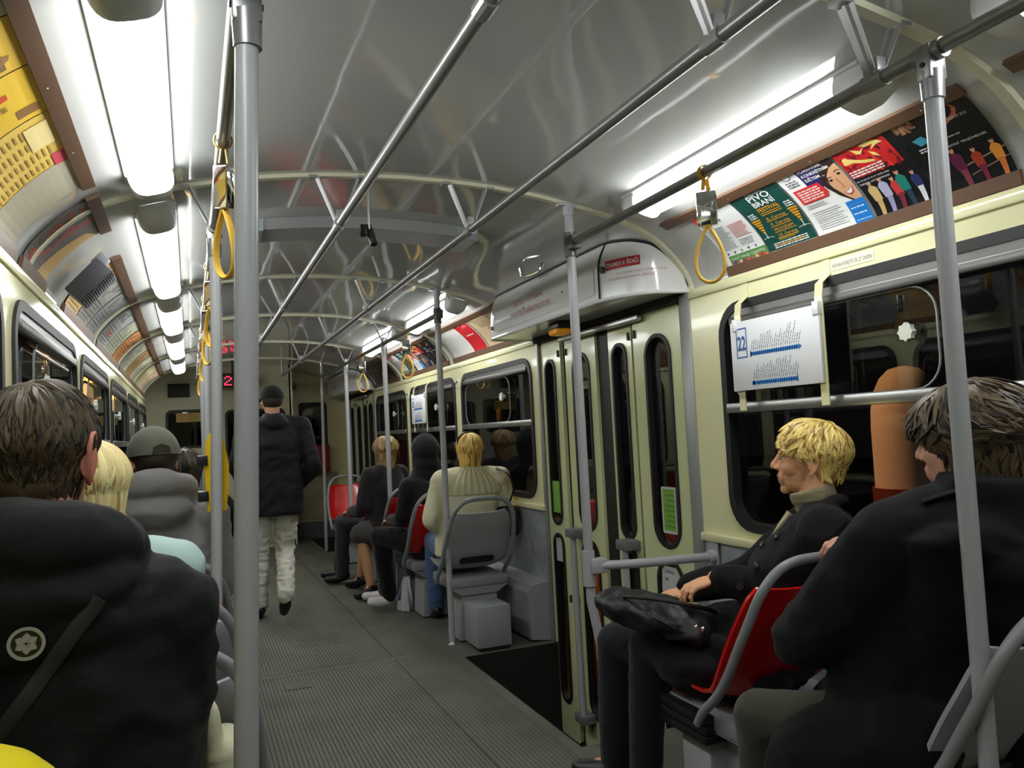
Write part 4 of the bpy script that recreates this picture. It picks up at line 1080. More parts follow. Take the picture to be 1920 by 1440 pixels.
# ------------------------------------------------------------------ seats
def seat(x, yb, col, label, group='laminate passenger seats', facing=1, base=True):
    """moulded one-place seat; (x, yb): middle of the crease between pan and back"""
    t = thing('passenger_seat', label, 'seat', group, loc=(x, yb, 0))
    if facing < 0: t.rotation_euler = (0, 0, PI)
    m = M_SEATR if col == 'red' else M_SEATG
    # side profile, pan front to back top: (y, z, half width)
    pr = [(.325, .425, .175), (.31, .447, .195), (.25, .450, .210), (.15, .434, .214), (.05, .430, .213), (-.02, .455, .219), (-.075, .53, .224), (-.125, .62, .221), (-.17, .70, .212), (-.20, .765, .194), (-.212, .80, .165)]
    pts = spline([(a, b, c) for a, b, c in pr], 3)
    n = 12; vs = []; k = len(pts)
    for i, p in enumerate(pts):
        a = pts[max(i-1, 0)]; b = pts[min(i+1, k-1)]; d = Vector((0, b.x-a.x, b.y-a.y)).normalized()
        nr = Vector((0, d.z, -d.y))       # away from the sitter
        for j in range(n+1):
            q = -1+2*j/n
            c = (.032 if i > 12 else .028)*abs(q)**3
            vs.append(Vector((q*p.z, p.x, p.y))+nr*c)
    front = list(vs)
    mb = MB()
    def sheet(vv, fl):
        o = [(i*(n+1)+j, (i+1)*(n+1)+j, (i+1)*(n+1)+j+1, i*(n+1)+j+1) for i in range(k-1) for j in range(n)]
        mb.add(vv, [f[::-1] for f in o] if fl else o)
    back = []
    for i, p in enumerate(pts):
        a = pts[max(i-1, 0)]; b = pts[min(i+1, k-1)]; d = Vector((0, b.x-a.x, b.y-a.y)).normalized(); nr = Vector((0, d.z, -d.y))
        for j in range(n+1): back.append(vs[i*(n+1)+j]+nr*.010)
    sheet(front, False); sheet(back, True)
    N = k*(n+1)
    rim = [j for j in range(n+1)]+[i*(n+1)+n for i in range(1, k)]+[(k-1)*(n+1)+j for j in range(n-1, -1, -1)]+[i*(n+1) for i in range(k-2, 0, -1)]
    mb.f += [(rim[q], rim[(q+1) % len(rim)], N+rim[(q+1) % len(rim)], N+rim[q]) for q in range(len(rim))]; mb.m += [0]*len(rim)
    mb.build('shell', m, t, angle=50)
    if col != 'red' or True:
        sl = MB().prism(rrect(-.115, -.026, .115, .026, .025), lambda a, b, h: (a, -.052-.012-h+b*-.55, .498+b*.85), 0, .008)
        sl.build('hand_slot', M_BLK, t)
    if col == 'red' :
        pass
    # tube hoop round the back, down both sides to the pan
    hp = []
    for s in (-1, 1):
        side = [(s*.226, .075, .360), (s*.228, .035, .410), (s*.228, -.035, .470), (s*.227, -.095, .545), (s*.223, -.145, .63), (s*.214, -.188, .71), (s*.194, -.228, .80), (s*.150, -.250, .862), (s*.09, -.258, .888)]
        hp.append(side)
    path = spline(hp[0]+[(0, -.257, .892)]+hp[1][::-1], 5)
    MB().tube(path, .0145, 12).build('hoop', M_TUBE, t)
    if base:
        u = MB(); u.box((-.19, -.10, .335), (.19, .30, .395), 0, .012); u.prism([(-.19, .335), (.19, .335), (.12, .29), (-.12, .29)], lambda a, b, h: (a, -.10+h, b), 0, .38)
        u.build('carrier', mat('seat_carrier', rgb(140, 141, 144), .5), t)
        p = MB(); p.prism([(-.115, .30), (.115, .30), (.135, .012), (-.135, .012)], lambda a, b, h: (a, -.08+h, b), 0, .26); p.build('pedestal', mat('seat_pedestal', rgb(168, 169, 172), .5), t)
        for i in range(5):
            MB().box((-.045, -.083, .215-i*.017), (.03, -.079, .222-i*.017)).build('vent_slot', M_BLK, t)
    return t
SX = .875
seat(SX+.002, 1.385, 'grey', 'grey seat in the lower corner under the dark-haired passenger')
red1 = seat(SX+.01, 2.12, 'red', 'red seat with a grey hoop held by the dark-haired passenger')
seat(SX+.0, 4.96, 'grey', 'grey seat under the woman in the white cardigan, by the door')
seat(SX-.02, 5.74, 'red', 'red seat of the hooded passenger in black')
seat(SX-.02, 6.55, 'red', 'red seat of the curly haired passenger in the dark coat')
seat(SX-.02, 7.36, 'red', 'red seat of the passenger in dark trousers, last before the shiny one')
seat(.80, 8.72, 'red', 'shiny red seat facing this way near the front door', facing=-1)
for i, y in enumerate((2.02, 2.62, 3.36, 4.12, 4.86, 5.62, 6.9)):
    seat(-SX-.01, y, 'grey' if i % 2 or i == 0 else 'red', ['seat under the passenger with the black hooded jacket', 'seat under the fair-haired passenger in pale blue', 'seat under the man in the grey cap',
        'empty seat in front of the man in the grey cap', 'seat under the far dark-haired passenger', 'empty seat beyond the far dark-haired passenger', 'farthest seat of the left row'][i])
# folded rubber foot and heater box beside the seats
b = thing('heater_box', 'grey box on the floor behind the grey seat by the door', 'box')
MB().box((.755, 4.595, .02), (.975, 4.84, .262), 0, .012).build('case', mat('heater_grey', rgb(150, 152, 158), .5, bump=(300, .1)), b)
MB().box((.775, 4.605, 0), (.965, 4.83, .022)).build('foot', M_BLK, b)
b = thing('wall_cabinet', 'long grey cabinet under the windows beyond the door', 'cabinet')
mb = MB(); mb.prism([(1.256, 0), (1.115, .02), (1.105, .30), (1.13, .345), (1.256, .36)], lambda a, z, h: (a, 4.63+h, z), 0, 4.6)
mb.build('case', mat('cabinet_grey', rgb(158, 160, 166), .45, var=(9, .85)), b, smooth=False)
b = thing('wall_cabinet', 'low grey cabinet under the near window beside the dark-haired passenger', 'cabinet')
mb = MB(); mb.prism([(1.256, 0), (1.115, .02), (1.105, .30), (1.13, .345), (1.256, .36)], lambda a, z, h: (a, -1.2+h, z), 0, 4.12)
mb.build('case', mat('cabinet_grey', rgb(158, 160, 166), .45, var=(9, .85)), b, smooth=False)
b = thing('wall_cabinet', 'long grey cabinet under the windows of the left side', 'cabinet')
mb = MB(); mb.prism([(-1.256, 0), (-1.115, .02), (-1.105, .30), (-1.13, .345), (-1.256, .36)], lambda a, z, h: (a, -1.2+h, z), 0, 11.4)
mb.build('case', mat('cabinet_grey', rgb(158, 160, 166), .45, var=(9, .85)), b, smooth=False)
bl = thing('rubber_bellows', 'black ribbed rubber block at the foot of the near red seat', 'block')
for k in range(3): MB().box((.66, 2.16, .30+.03*k), (.80, 2.42, .327+.03*k), 0, .006).build('fold', M_BLK, bl)
MB().box((.70, 2.20, 0), (.78, 2.36, .30), 0, .01).build('foot', mat('seat_pedestal', rgb(140, 141, 143), .5), bl)
pb = thing('carrier_bag', 'white and blue plastic bag on the floor beside the grey seat', 'bag')
mb = MB()
def bagf(u, v):
    a = 2*PI*u; r = .9+.12*math.sin(7*a+5*v)+.1*math.sin(3*a)
    w = (1-.55*v**2)
    return (.68+.06*r*w*math.cos(a)+.02*v, 6.02+.09*r*w*math.sin(a), .005+.24*v)
mb.grid(bagf, 28, 10); mb.build('sack', mat('bag_white', rgb(196, 198, 204), .4, bump=(40, .4)), pb, fix=True)
mb = MB().grid(lambda u, v: tuple(Vector(bagf(.46+.07*u, .30+.45*v))+Vector((-.004, -.004, 0))), 4, 4); mb.build('blue_print', flat(40, 40, 150), pb)
cr = thing('litter_scrap', 'tiny scrap of white paper on the floor by the grey box', 'litter')
MB().add([(.655, 4.86, .003), (.69, 4.85, .004), (.685, 4.875, .018), (.66, 4.88, .006)], [(0, 1, 2), (0, 2, 3)]).build('paper', flat(220, 220, 216), cr, smooth=False)
# ------------------------------------------------------------------ people
def remeshed(mb, voxel, smooth=3, fac=.5):
    """one continuous surface over the given solids; returns a new mesh"""
    me = bpy.data.meshes.new('raw'); me.from_pydata(mb.v, [], mb.f)
    b = bmesh.new(); b.from_mesh(me); bmesh.ops.recalc_face_normals(b, faces=b.faces); b.to_mesh(me); b.free()
    o = bpy.data.objects.new('raw', me); C.objects.link(o)
    r = o.modifiers.new('r', 'REMESH'); r.mode = 'VOXEL'; r.voxel_size = voxel
    if smooth:
        s = o.modifiers.new('s', 'SMOOTH'); s.factor = fac; s.iterations = smooth
    dg = bpy.context.evaluated_depsgraph_get()
    out = bpy.data.meshes.new_from_object(o.evaluated_get(dg))
    bpy.data.objects.remove(o); bpy.data.meshes.remove(me)
    return out
def displace(me, fn):
    n = len(me.vertices)
    co = np.empty(n*3); me.vertices.foreach_get('co', co); co = co.reshape(-1, 3)
    nr = np.empty(n*3); me.vertex_normals.foreach_get('vector', nr); nr = nr.reshape(-1, 3)
    d = np.array([fn(Vector(c)) for c in co])
    co = co+nr*d[:, None]
    me.vertices.foreach_set('co', co.ravel()); me.update()
def folds(amp, sx=9, sz=14, seed=0):
    off = Vector((seed*3.1, seed*1.7, seed*.9))
    def f(p):
        q = Vector((p.x*sx, p.y*sx, p.z*sz))+off
        w = noise.noise_vector(q*.5)
        a = noise.noise(q+w*.8); b = noise.noise(q*2.3)
        return amp*(1-2*abs(a))*.8+amp*.35*b-amp*.2
    return f
def place(me, name, mats, base, parent=None):
    """mesh in car coordinates -> object standing at base (or child of an object that does)"""
    me.name = name
    me.materials.clear()
    for m in (mats if isinstance(mats, (list, tuple)) else [mats]): me.materials.append(m)
    me.transform(Matrix.Translation(-Vector(base)))
    me.polygons.foreach_set('use_smooth', [True]*len(me.polygons))
    o = bpy.data.objects.new(name, me); C.objects.link(o)
    if parent is None: o.location = base
    else: o.parent = parent
    return o
def raw(mb, name, mats, base, parent, angle=40, smooth=True):
    b = Vector(base); mb.v = [tuple(Vector(p)-b) for p in mb.v]
    return mb.build(name, mats, parent, smooth=smooth, angle=angle)
def limb(mb, pts, rs, seg=14, n=5, fl=1.0):
    P = spline(pts, n); k = len(P)-1
    R = [float(np.interp(i/k*(len(pts)-1), range(len(pts)), rs)) for i in range(k+1)]
    mb.tube(P, R, seg); mb.ell(P[0], (R[0],)*3, None, 12, 8); mb.ell(P[-1], (R[-1],)*3, None, 12, 8)
def loft(mb, secs, seg=24, e=.85):
    """secs: (centre, right, forward, half width, half depth)"""
    vs = []; fs = []
    for c, r, f, a, b in secs:
        for k in range(seg):
            t = 2*PI*k/seg; ct, st = math.cos(t), math.sin(t)
            vs.append(Vector(c)+Vector(r)*(a*math.copysign(abs(ct)**e, ct))+Vector(f)*(b*math.copysign(abs(st)**e, st)))
    n = len(secs)
    for i in range(n-1):
        for k in range(seg):
            q = (k+1) % seg; fs.append((i*seg+k, i*seg+q, (i+1)*seg+q, (i+1)*seg+k))
    fs += [tuple(range(seg-1, -1, -1)), tuple((n-1)*seg+k for k in range(seg))]
    mb.add(vs, fs)
def V2(d): return Vector((d.x, d.y, 0)) if abs(d.z) < .09 else Vector((0, 0, 0))
def yawdir(a):
    a = math.radians(a); return Vector((-math.sin(a), math.cos(a), 0))
def frame(pos, yaw, pitch=0, roll=0, s=1.0):
    """head frame: x to the person's right, y forward, z up; yaw from straight ahead, + to the left"""
    R = Matrix.Rotation(math.radians(yaw), 4, 'Z') @ Matrix.Rotation(math.radians(pitch), 4, 'X') @ Matrix.Rotation(math.radians(roll), 4, 'Y')
    return Matrix.Translation(pos) @ R @ Matrix.Scale(s, 4)
def head(mb, M, neck_to=None, fine=True, jaw=1.0, ear=1.0):
    S = M.to_scale().x; R = M.to_3x3() * (1/S)
    def E(c, r, rot=None):
        mb.ell(M @ Vector(c), [q*S for q in r], R if rot is None else R @ rot, 16, 11)
    E((0, .0, .042), (.076, .099, .088)); E((0, .040, -.012), (.061*jaw, .058, .076)); E((0, .040, -.050), (.052*jaw, .050, .040))
    E((0, .079, -.078), (.022, .018, .017)); E((0, .064, -.022), (.046, .033, .050)); E((0, .097, -.006), (.0135, .015, .017))
    for s in (-1, 1):
        E((s*.028, .085, .036), (.028, .013, .010)); E((s*.040, .058, -.008), (.026, .029, .030))
        if fine:
            E((s*.031, .0845, .0255), (.016, .0095, .0062)); E((s*.031, .082, .0095), (.014, .009, .005))
            E((s*.011, .103, -.0135), (.0075, .010, .0075))
        # ear: shell, rim and lobe
        t = Matrix.Rotation(math.radians(-14*1), 3, 'X') @ Matrix.Rotation(math.radians(s*-18), 3, 'Z')
        E((s*(.077+.012*(ear-1)), -.008, .002), (.0055*ear, .017*ear, .029*ear), t)
        if fine:
            rim = [(s*.080, .006, .010), (s*.084, .004, .026), (s*.087, -.008, .035), (s*.089, -.021, .027), (s*.087, -.024, .010), (s*.083, -.018, -.010), (s*.079, -.008, -.024)]
            rim = [(x*(1+.12*(ear-1)), y*ear, z*ear) for x, y, z in rim]; mb.tube([M @ Vector(p) for p in spline(rim, 3)], .0042*S*ear, 8); E((s*.079, -.004, -.025*ear), (.005*ear, .008*ear, .009*ear))
    mb.tube([M @ Vector(p) for p in ((0, .092, .034), (0, .1045, .012), (0, .1165, -.006))], [.0085*S, .0090*S, .0105*S], 10); E((0, .1155, -.009), (.0108, .0108, .0095))
    E((0, .084, -.042), (.032, .0195, .029))
    if fine: E((0, .1003, -.0375), (.0195, .0065, .0048)); E((0, .0983, -.0487), (.0170, .0065, .0055))
    n0 = M @ Vector((0, -.012, -.03))
    n1 = Vector(neck_to) if neck_to is not None else M @ Vector((0, -.035, -.17))
    mb.tube([n0, n0.lerp(n1, .5), n1], [.054*S, .052*S, .062*S], 16)
def paint_face(me, M, lips=True):
    """second material on the lips"""
    I = M.inverted()
    idx = []
    for p in me.polygons:
        q = I @ p.center
        idx.append(1 if (q.y > .094 and abs(q.x) < .0215-.2*abs(q.z+.043) and -.0545 < q.z < -.0330) else 0)
    return idx
def eyes(M, base, parent, iris=(70, 84, 92)):
    S = M.to_scale().x
    for s in (-1, 1):
        mb = MB(); c = Vector((s*.031, .0785, .0178)); mb.ell(M @ c, (.0114*S,)*3, None, 14, 10, 0)
        mb.ell(M @ (c+Vector((0, .0078, 0))), (.0062*S,)*3, None, 12, 8, 1); mb.ell(M @ (c+Vector((0, .0108, 0))), (.0032*S,)*3, None, 10, 6, 2)
        raw(mb, 'eye', [mat('eye_white', rgb(216, 208, 200), .2), flat(*iris), M_BLK], base, parent)
        mb = MB(); mb.tube([M @ Vector(p) for p in spline([(s*.016, .0985, .034), (s*.030, .0975, .039), (s*.046, .086, .035)], 4)], .0022*S, 6)
        raw(mb, 'eyebrow', mat('eyebrow_hair', rgb(120, 88, 50), .7), base, parent)
def locks(M, n, style, seed=1, w=.010, crown=(0, -.35, .94), shell=1.03):
    """hair: tapered strands rooted on the scalp. style(d) -> None (no root) or dict(len, lift, curl, fall)"""
    r = random.Random(seed); mb = MB()
    c0 = Vector((0, -.002, .040)); rad = Vector((.080, .103, .092)); cr = Vector(crown).normalized()
    ga = PI*(3-math.sqrt(5))
    for i in range(n):
        z = 1-2*(i+.5)/n; rr = math.sqrt(max(0, 1-z*z)); a = ga*i
        d = Vector((rr*math.cos(a), rr*math.sin(a), z))
        st = style(d)
        if not st: continue
        L = st['len']*(.75+.5*r.random()); steps = st.get('steps', 7); ds = L/steps
        p = c0+Vector((d.x*rad.x, d.y*rad.y, d.z*rad.z))*shell; pts = [p.copy()]
        wob = (r.random()-.5)*2; wob2 = (r.random()-.5)*2; lr = r.random()
        for k in range(steps):
            q = p-c0; u = Vector((q.x/rad.x, q.y/rad.y, q.z/rad.z)); ul = u.length; u.normalize()
            nrm = Vector((u.x/rad.x, u.y/rad.y, u.z/rad.z)).normalized()
            flow = u-cr*u.dot(cr)
            if flow.length < .05: flow = Vector((wob, wob2, 0))
            flow.normalize()
            bias = st.get('bias'); 
            dr = flow*st.get('flow', 1.0)*(1 if u.z > 0 else max(0, 1+2.2*u.z))+Vector((0, 0, -1))*st.get('fall', .5)
            if bias: dr += Vector(bias)
            side = nrm.cross(dr).normalized()
            cu = st.get('curl', .3)
            dr += side*(wob*cu*math.sin(k*1.1+wob2*3)+wob2*cu*.5)
            tz = st.get('zmin', -.2)
            inside = p.z > tz
            dr = dr-nrm*dr.dot(nrm) if u.z > -.35 else dr*1.0-nrm*.2
            dr.normalize(); p = p+dr*ds
            q = p-c0; u = Vector((q.x/rad.x, q.y/rad.y, q.z/rad.z)); ln = u.length
            want = shell+st['lift']*((k+1)/steps)*(.5+lr*.8)*(1 if u.z > -.1 else max(.15, 1+2.2*(u.z+.1)))
            if u.z > -.55 and ln > .01: p = c0+q*(want/ln)
            nr_ = st.get('neckr', .080)
            if p.z < -.005 and nr_ < .2:
                hx, hy = p.x, p.y+.022; hr = math.hypot(hx, hy); lim = nr_+(.105-nr_)*max(0, 1+(p.z+.005)/.05)+.012*lr
                if hr > lim: p.x = hx*lim/hr; p.y = hy*lim/hr-.022
            pts.append(p.copy())
        ww = w*(.7+.6*r.random())
        rs = [ww*(.55+.6*math.sin(PI*min(1, .25+k/steps*.75)))*(1 if k < steps else .15) for k in range(steps+1)]
        rs[-1] = ww*.12
        S = M.to_scale().x
        P = [M @ x for x in pts]
        ctr = M @ c0
        mb.tube(P, [q*S for q in rs], 4, r.choice((0, 0, 0, 1, 2)), True, .5, up=(P[0]-ctr).normalized())
    return mb
def hairmat(name, c1, c2, rough=.45):
    m = mat(name, c1, rough, spec=.45)
    md = mat(name+'_dark', c2, rough, spec=.45)
    ml = mat(name+'_light', tuple(min(1, c*1.35) for c in c1[:3])+(1,), rough, spec=.5)
    return [m, md, ml]
def hand(mb, wrist, fwd, palm, side, curl=(.3, .5, .4), size=1.0, spread=.06, thumb=(.8, .55, -.35), fc=None):
    """fwd: along the fingers; palm: the way the palm faces; side +1 thumb on +x"""
    y = Vector(fwd).normalized(); z = -Vector(palm); z = (z-y*z.dot(y)).normalized(); x = y.cross(z)
    x = x*side
    W = Vector(wrist); S = size
    def Pt(a, b, c): return W+(x*a+y*b+z*c)*S
    mb.tube([Pt(0, -.02, 0), Pt(0, .015, 0)], [.027*S, .028*S], 12, flat_=.72, up=z)
    R = Matrix((x, y, z)).transposed()
    mb.ell(Pt(.0, .050, 0), (.041*S, .050*S, .0165*S), R, 14, 10); mb.ell(Pt(.024, .028, -.006), (.018*S, .030*S, .016*S), R, 12, 8)
    for i, (bx, by, L) in enumerate(((.030, .086, .070), (.0105, .092, .078), (-.0100, .089, .072), (-.029, .079, .057))):
        a = 0; p = Pt(bx, by-.012, 0); pts = [p]; cu = fc[i] if fc else curl
        dv = (y+x*spread*(1.5-i)).normalized(); ax = x
        for k, fr in enumerate((.46, .30, .24)):
            a += cu[k]
            p = p+(dv*math.cos(a)-z*math.sin(a))*(L*fr*S); pts.append(p)
        mb.tube(pts, [.0092*S, .0088*S, .0078*S, .0068*S], 9); mb.ell(pts[-1], (.0068*S,)*3, None, 9, 6)
        for q in pts[:3]: mb.ell(q, (.0094*S,)*3, None, 9, 6)
    t0 = Pt(.030, .022, -.006); tv = (x*thumb[0]+y*thumb[1]+z*thumb[2]).normalized()
    t1 = t0+tv*.038*S; t2 = t1+(tv+y*.35-z*.2).normalized()*.030*S
    mb.tube([t0, t1, t2], [.0125*S, .0105*S, .0085*S], 9); mb.ell(t2, (.0085*S,)*3, None, 9, 6); mb.ell(t1, (.0108*S,)*3, None, 9, 6)

SKIN = lambda r, g, b: mat('skin_%d_%d_%d' % (r, g, b), rgb(r, g, b), .5, spec=.35, bump=(180, .06))
LIPS = mat('lips', rgb(176, 92, 84), .4)
def cloth(name, c, rough=.85, fine=350, sheen=.15, st=.15): return mat(name, c, rough, spec=.25, bump=(fine, st), sheen=sheen)
M_BLKCOAT = cloth('black_wool', rgb(17, 17, 19), .95, 350, .04)
M_BLKNYL = cloth('black_nylon', rgb(21, 21, 23), .7, 120, .03)
M_DTROU = cloth('dark_trousers', rgb(30, 31, 36), .9)
M_SHOE = mat('black_shoe', rgb(20, 20, 20), .4)

def person(label, base, hip, neck, hd, yaw, body, sh=.19, hyaw=None, hpitch=0, hroll=0, hs=1.0, skin=(206, 152, 124), seated=True,
           J={}, jr=1.0, jacket=M_BLKCOAT, trous=M_DTROU, shoe=M_SHOE, vox=.010, bvox=.008, fine=False, fold=.006, group=None, hem=.0, collar=None, hands=True, jaw=1.0, tfold=.006, tz=14, extra=None, handfn=None, ear=1.0, cuff=.005):
    """builds body (one skin), jacket, trousers and shoes; returns (root, head frame)"""
    f = yawdir(body); r = Vector((f.y, -f.x, 0)); up = Vector((0, 0, 1))
    hip = Vector(hip); neck = Vector(neck)
    M = frame(hd, body if hyaw is None else hyaw, hpitch, hroll, hs)
    j = {}
    for s, n in ((-1, 'l'), (1, 'r')):
        j['s'+n] = neck-up*.055+r*s*sh-f*.01
        j['e'+n] = j['s'+n]-up*.27+r*s*.045+f*.06
        j['w'+n] = j['e'+n]+f*.21-r*s*.09-up*.03
        j['h'+n] = hip+r*s*.095
        j['k'+n] = hip+r*s*.10+f*.43+up*.03
        j['a'+n] = Vector(((hip+r*s*.10+f*.45).x, (hip+r*s*.10+f*.45).y, .085))
        j['t'+n] = None
    for k, v in J.items(): j[k] = Vector(v)
    for n in 'lr':
        if j['t'+n] is None: j['t'+n] = j['a'+n]+f*.17-up*.05
    sp = spline([hip, hip.lerp(neck, .33)-f*.02, hip.lerp(neck, .68)-f*.015, neck-up*.05, neck], 3)
    def torso(mb, g, z0=0.0, wide=1.0):
        W = [.172, .160, .178, sh*.98, .078]; D = [.135, .118, .130, .095, .070]; n = len(sp)-1; secs = []
        for i, c in enumerate(sp):
            t = i/n*4
            secs.append((c, r, f, float(np.interp(t, range(5), W))*g*wide, float(np.interp(t, range(5), D))*g))
        secs.insert(0, (hip-up*.08, r, f, .150*g*wide, .12*g))
        loft(mb, secs)
    # body
    mb = MB(); torso(mb, .86); head(mb, M, neck, fine, jaw, ear)
    for n in 'lr':
        limb(mb, [j['s'+n], j['e'+n], j['w'+n]], [.046, .038, .027], 12)
        limb(mb, [j['h'+n], j['k'+n]], [.074, .050], 12); limb(mb, [j['k'+n], j['k'+n].lerp(j['a'+n], .35), j['a'+n]], [.050, .050, .034], 12)
        limb(mb, [j['a'+n]-up*.02, j['t'+n]-(j['t'+n]-j['a'+n])*.1], [.030, .022], 10)
        if hands and not handfn:
            d = (j['w'+n]-j['e'+n]).normalized(); hand(mb, j['w'+n]+d*.02, d, Vector((0, 0, -1))+d*.2, 1 if n == 'l' else -1)
    if handfn: handfn(mb, j)
    me = remeshed(mb, bvox, 4 if fine else 3)
    idx = paint_face(me, M) if fine else None
    root = place(me, 'person', [SKIN(*skin), LIPS], base)
    if idx: me.polygons.foreach_set('material_index', idx)
    tag(root, label, 'person', group)
    # trousers
    if trous:
        mb = MB(); loft(mb, [(hip-up*.10, r, f, .150, .115), (hip-up*.03, r, f, .170, .135), (hip+up*.10, r, f, .160, .125)])
        for n in 'lr':
            limb(mb, [j['h'+n], j['h'+n].lerp(j['k'+n], .5), j['k'+n]], [.092, .083, .068], 14); limb(mb, [j['k'+n], j['k'+n].lerp(j['a'+n], .4), j['a'+n]-up*.01], [.066, .064, .056], 14)
        me = remeshed(mb, vox); displace(me, folds(tfold, 10, tz, 2)); place(me, 'trousers', trous, base, root)
    # shoes
    if shoe:
        for n in 'lr':
            mb = MB(); a = j['a'+n]; t = j['t'+n]; d = (t-a); 
            limb(mb, [a-up*.028-V2(d)*.22, a-up*.03+d*.4, t], [.038, .044, .033], 12); mb.ell(a-up*.012, (.037, .037, .042)); 
            me = remeshed(mb, .006, 2); place(me, 'shoe', shoe, base, root)
    # jacket
    if jacket:
        mb = MB(); torso(mb, 1.06*jr)
        if hem: loft(mb, [(hip-up*hem, r, f, .190*jr, .150*jr), (hip, r, f, .185*jr, .148*jr), (hip+up*.1, r, f, .175*jr, .135*jr)])
        for n in 'lr':
            limb(mb, [j['s'+n], j['s'+n].lerp(j['e'+n], .5), j['e'+n], j['e'+n].lerp(j['w'+n], .5), j['w'+n]-(j['w'+n]-j['e'+n]).normalized()*cuff], [.075*jr, .066*jr, .058*jr, .052*jr, .044*jr], 14)
            mb.ell(j['s'+n]-up*.005, (.078*jr, .078*jr, .070*jr)); limb(mb, [neck-up*.04, (neck-up*.045).lerp(j['s'+n], .55)+up*.006, j['s'+n]], [.070*jr, .074*jr, .074*jr], 12)
        if collar: 
            cz = neck+up*.015
            mb.tube([cz-up*.03, cz+up*collar], [.082*jr, .070*jr], 18)
        if extra: extra(mb, j, r, f, up)
        me = remeshed(mb, vox); displace(me, folds(fold, 8, 11, 5)); place(me, 'jacket', jacket, base, root)
    return root, M, j
V = Vector
# --- blonde woman by the near window
def hf(mb, j):
    hand(mb, j['wl'], (-.75, .45, -.28), (-.15, .25, -1), 1, size=.95, fc=((.15, .5, .4), (.25, .55, .4), (.3, .6, .4), (.35, .6, .5)), thumb=(.55, .8, -.3))
    hand(mb, j['wr'], (-.9, .1, -.2), (0, 0, -1), -1, size=.95)
def ex(mb, j, r, f, up):
    # broad lapels and the turned-up collar
    n = V((1.075, 2.075, .985))
    mb.ell((.79, 2.34, .51), (.165, .18, .065)); mb.ell((.71, 2.34, .47), (.07, .13, .05)); mb.ell((.90, 2.32, .56), (.17, .14, .12))
    ff = yawdir(58); rr = V((ff.y, -ff.x, 0))
    for s in (-1, 1):
        mb.tube(spline([n-ff*.075+rr*s*.03+up*.045, n+rr*s*.09-ff*.02+up*.035, n+rr*s*.105+ff*.06-up*.03, n+rr*s*.07+ff*.115-up*.12, n+rr*s*.03+ff*.13-up*.22], 4), [.02]+[.030]*14+[.018, .016], 10, flat_=.55)
PW, M, j = person('blonde short-haired woman in profile, black coat and turtleneck, black bag on her lap', (.88, 2.25, 0), (.93, 2.26, .51), (1.075, 2.075, .99), (1.092, 2.095, 1.14), 42, 52, sh=.165, cuff=.03, hyaw=42, hpitch=3, hs=1.06,
    skin=(226, 170, 128), J=dict(el=(.985, 2.00, .745), wl=(.80, 2.255, .782), er=(1.02, 2.36, .76), wr=(.83, 2.50, .70), kl=(.675, 2.50, .53), kr=(.655, 2.70, .50), al=(.65, 2.52, .09), ar=(.63, 2.70, .09), hl=(.88, 2.13, .50), hr=(.92, 2.28, .50), tl=(.54, 2.60, .04), tr=(.52, 2.78, .04)),
    jr=1.13, jaw=.95, jacket=M_BLKCOAT, trous=cloth('dark_denim', rgb(24, 25, 31), .9), vox=.008, bvox=.0032, fine=True, fold=.009, hem=.06, extra=ex, handfn=hf, tfold=.004)
B = PW.location
mb = MB(); nk = V((1.078, 2.068, 1.0)); fw = yawdir(42)
mb.tube([nk+V((0, 0, -.06)), nk+V((0, 0, -.01))-fw*.002, nk+fw*.012+V((0, 0, .045)), nk+fw*.018+V((0, 0, .062))], [.086, .070, .0655, .066], 24)
mb.tube([nk+fw*.018+V((0, 0, .063)), nk+fw*.011+V((0, 0, .030))], [.069, .072], 24)
me = remeshed(mb, .005, 2); displace(me, folds(.003, 12, 40, 3)); place(me, 'turtleneck', cloth('taupe_knit', rgb(140, 132, 104), .95, 260, .2, .3), B, PW)
from mathutils.bvhtree import BVHTree
def skin_of(root, part='jacket'):
    jk = [c for c in root.children if c.name.startswith(part)][0]
    return BVHTree.FromPolygons([tuple(v.co+root.location) for v in jk.data.vertices], [tuple(p.vertices) for p in jk.data.polygons])
bw = skin_of(PW)
mb = MB(); vp, vn, _, _ = bw.find_nearest(V((.985, 2.155, .955))); vu = (V((0, 0, 1))-vn*vn.z).normalized(); vx = vu.cross(vn)
mb.prism([(-.034, .05), (.034, .05), (.018, -.01), (0, -.045), (-.018, -.01)], lambda a, b, h: tuple(vp+vx*a+vu*b+vn*(-.02+h)), 0, .026); raw(mb, 'blouse', cloth('beige_blouse', rgb(176, 166, 128), .9), B, PW)
eyes(M, B, PW)
def st_pw(d):
    if d.y > .50 and d.z < .50 and abs(d.x) < .95: return None
    if d.z < -.50: return None
    if abs(d.x) > .62 and -.5 < d.z < .02 and d.y > -.28: return None
    if d.y > .25 and d.z < .12: return None
    if d.y > .2 and d.z > .25: return dict(len=.062, lift=.07, curl=.35, fall=.2, bias=(.2 if d.x > 0 else -.3, .3, 0), flow=1.0)
    if d.y < -.3 and d.z < .1: return dict(len=.05, lift=.03, curl=.4, fall=.8, neckr=.066)
    if abs(d.x) > .55 and d.z < .45: return dict(len=.050, lift=.06, curl=.3, fall=.8, bias=(0, -.25, 0))
    return dict(len=.085, lift=.12, curl=.6, fall=.5, neckr=.070)
HB = hairmat('blonde_hair', rgb(226, 198, 116), rgb(158, 120, 56))
raw(locks(M, 2600, st_pw, 3, .0066, (.1, -.45, .88), 1.03), 'hair', HB, B, PW)
mb = MB(); mb.ell(M @ V((0, -.016, .052)), (.078*1.06, .093*1.06, .083*1.06), (M.to_3x3() * (1/1.06)), 24, 16); raw(mb, 'hair_base', HB, B, PW)
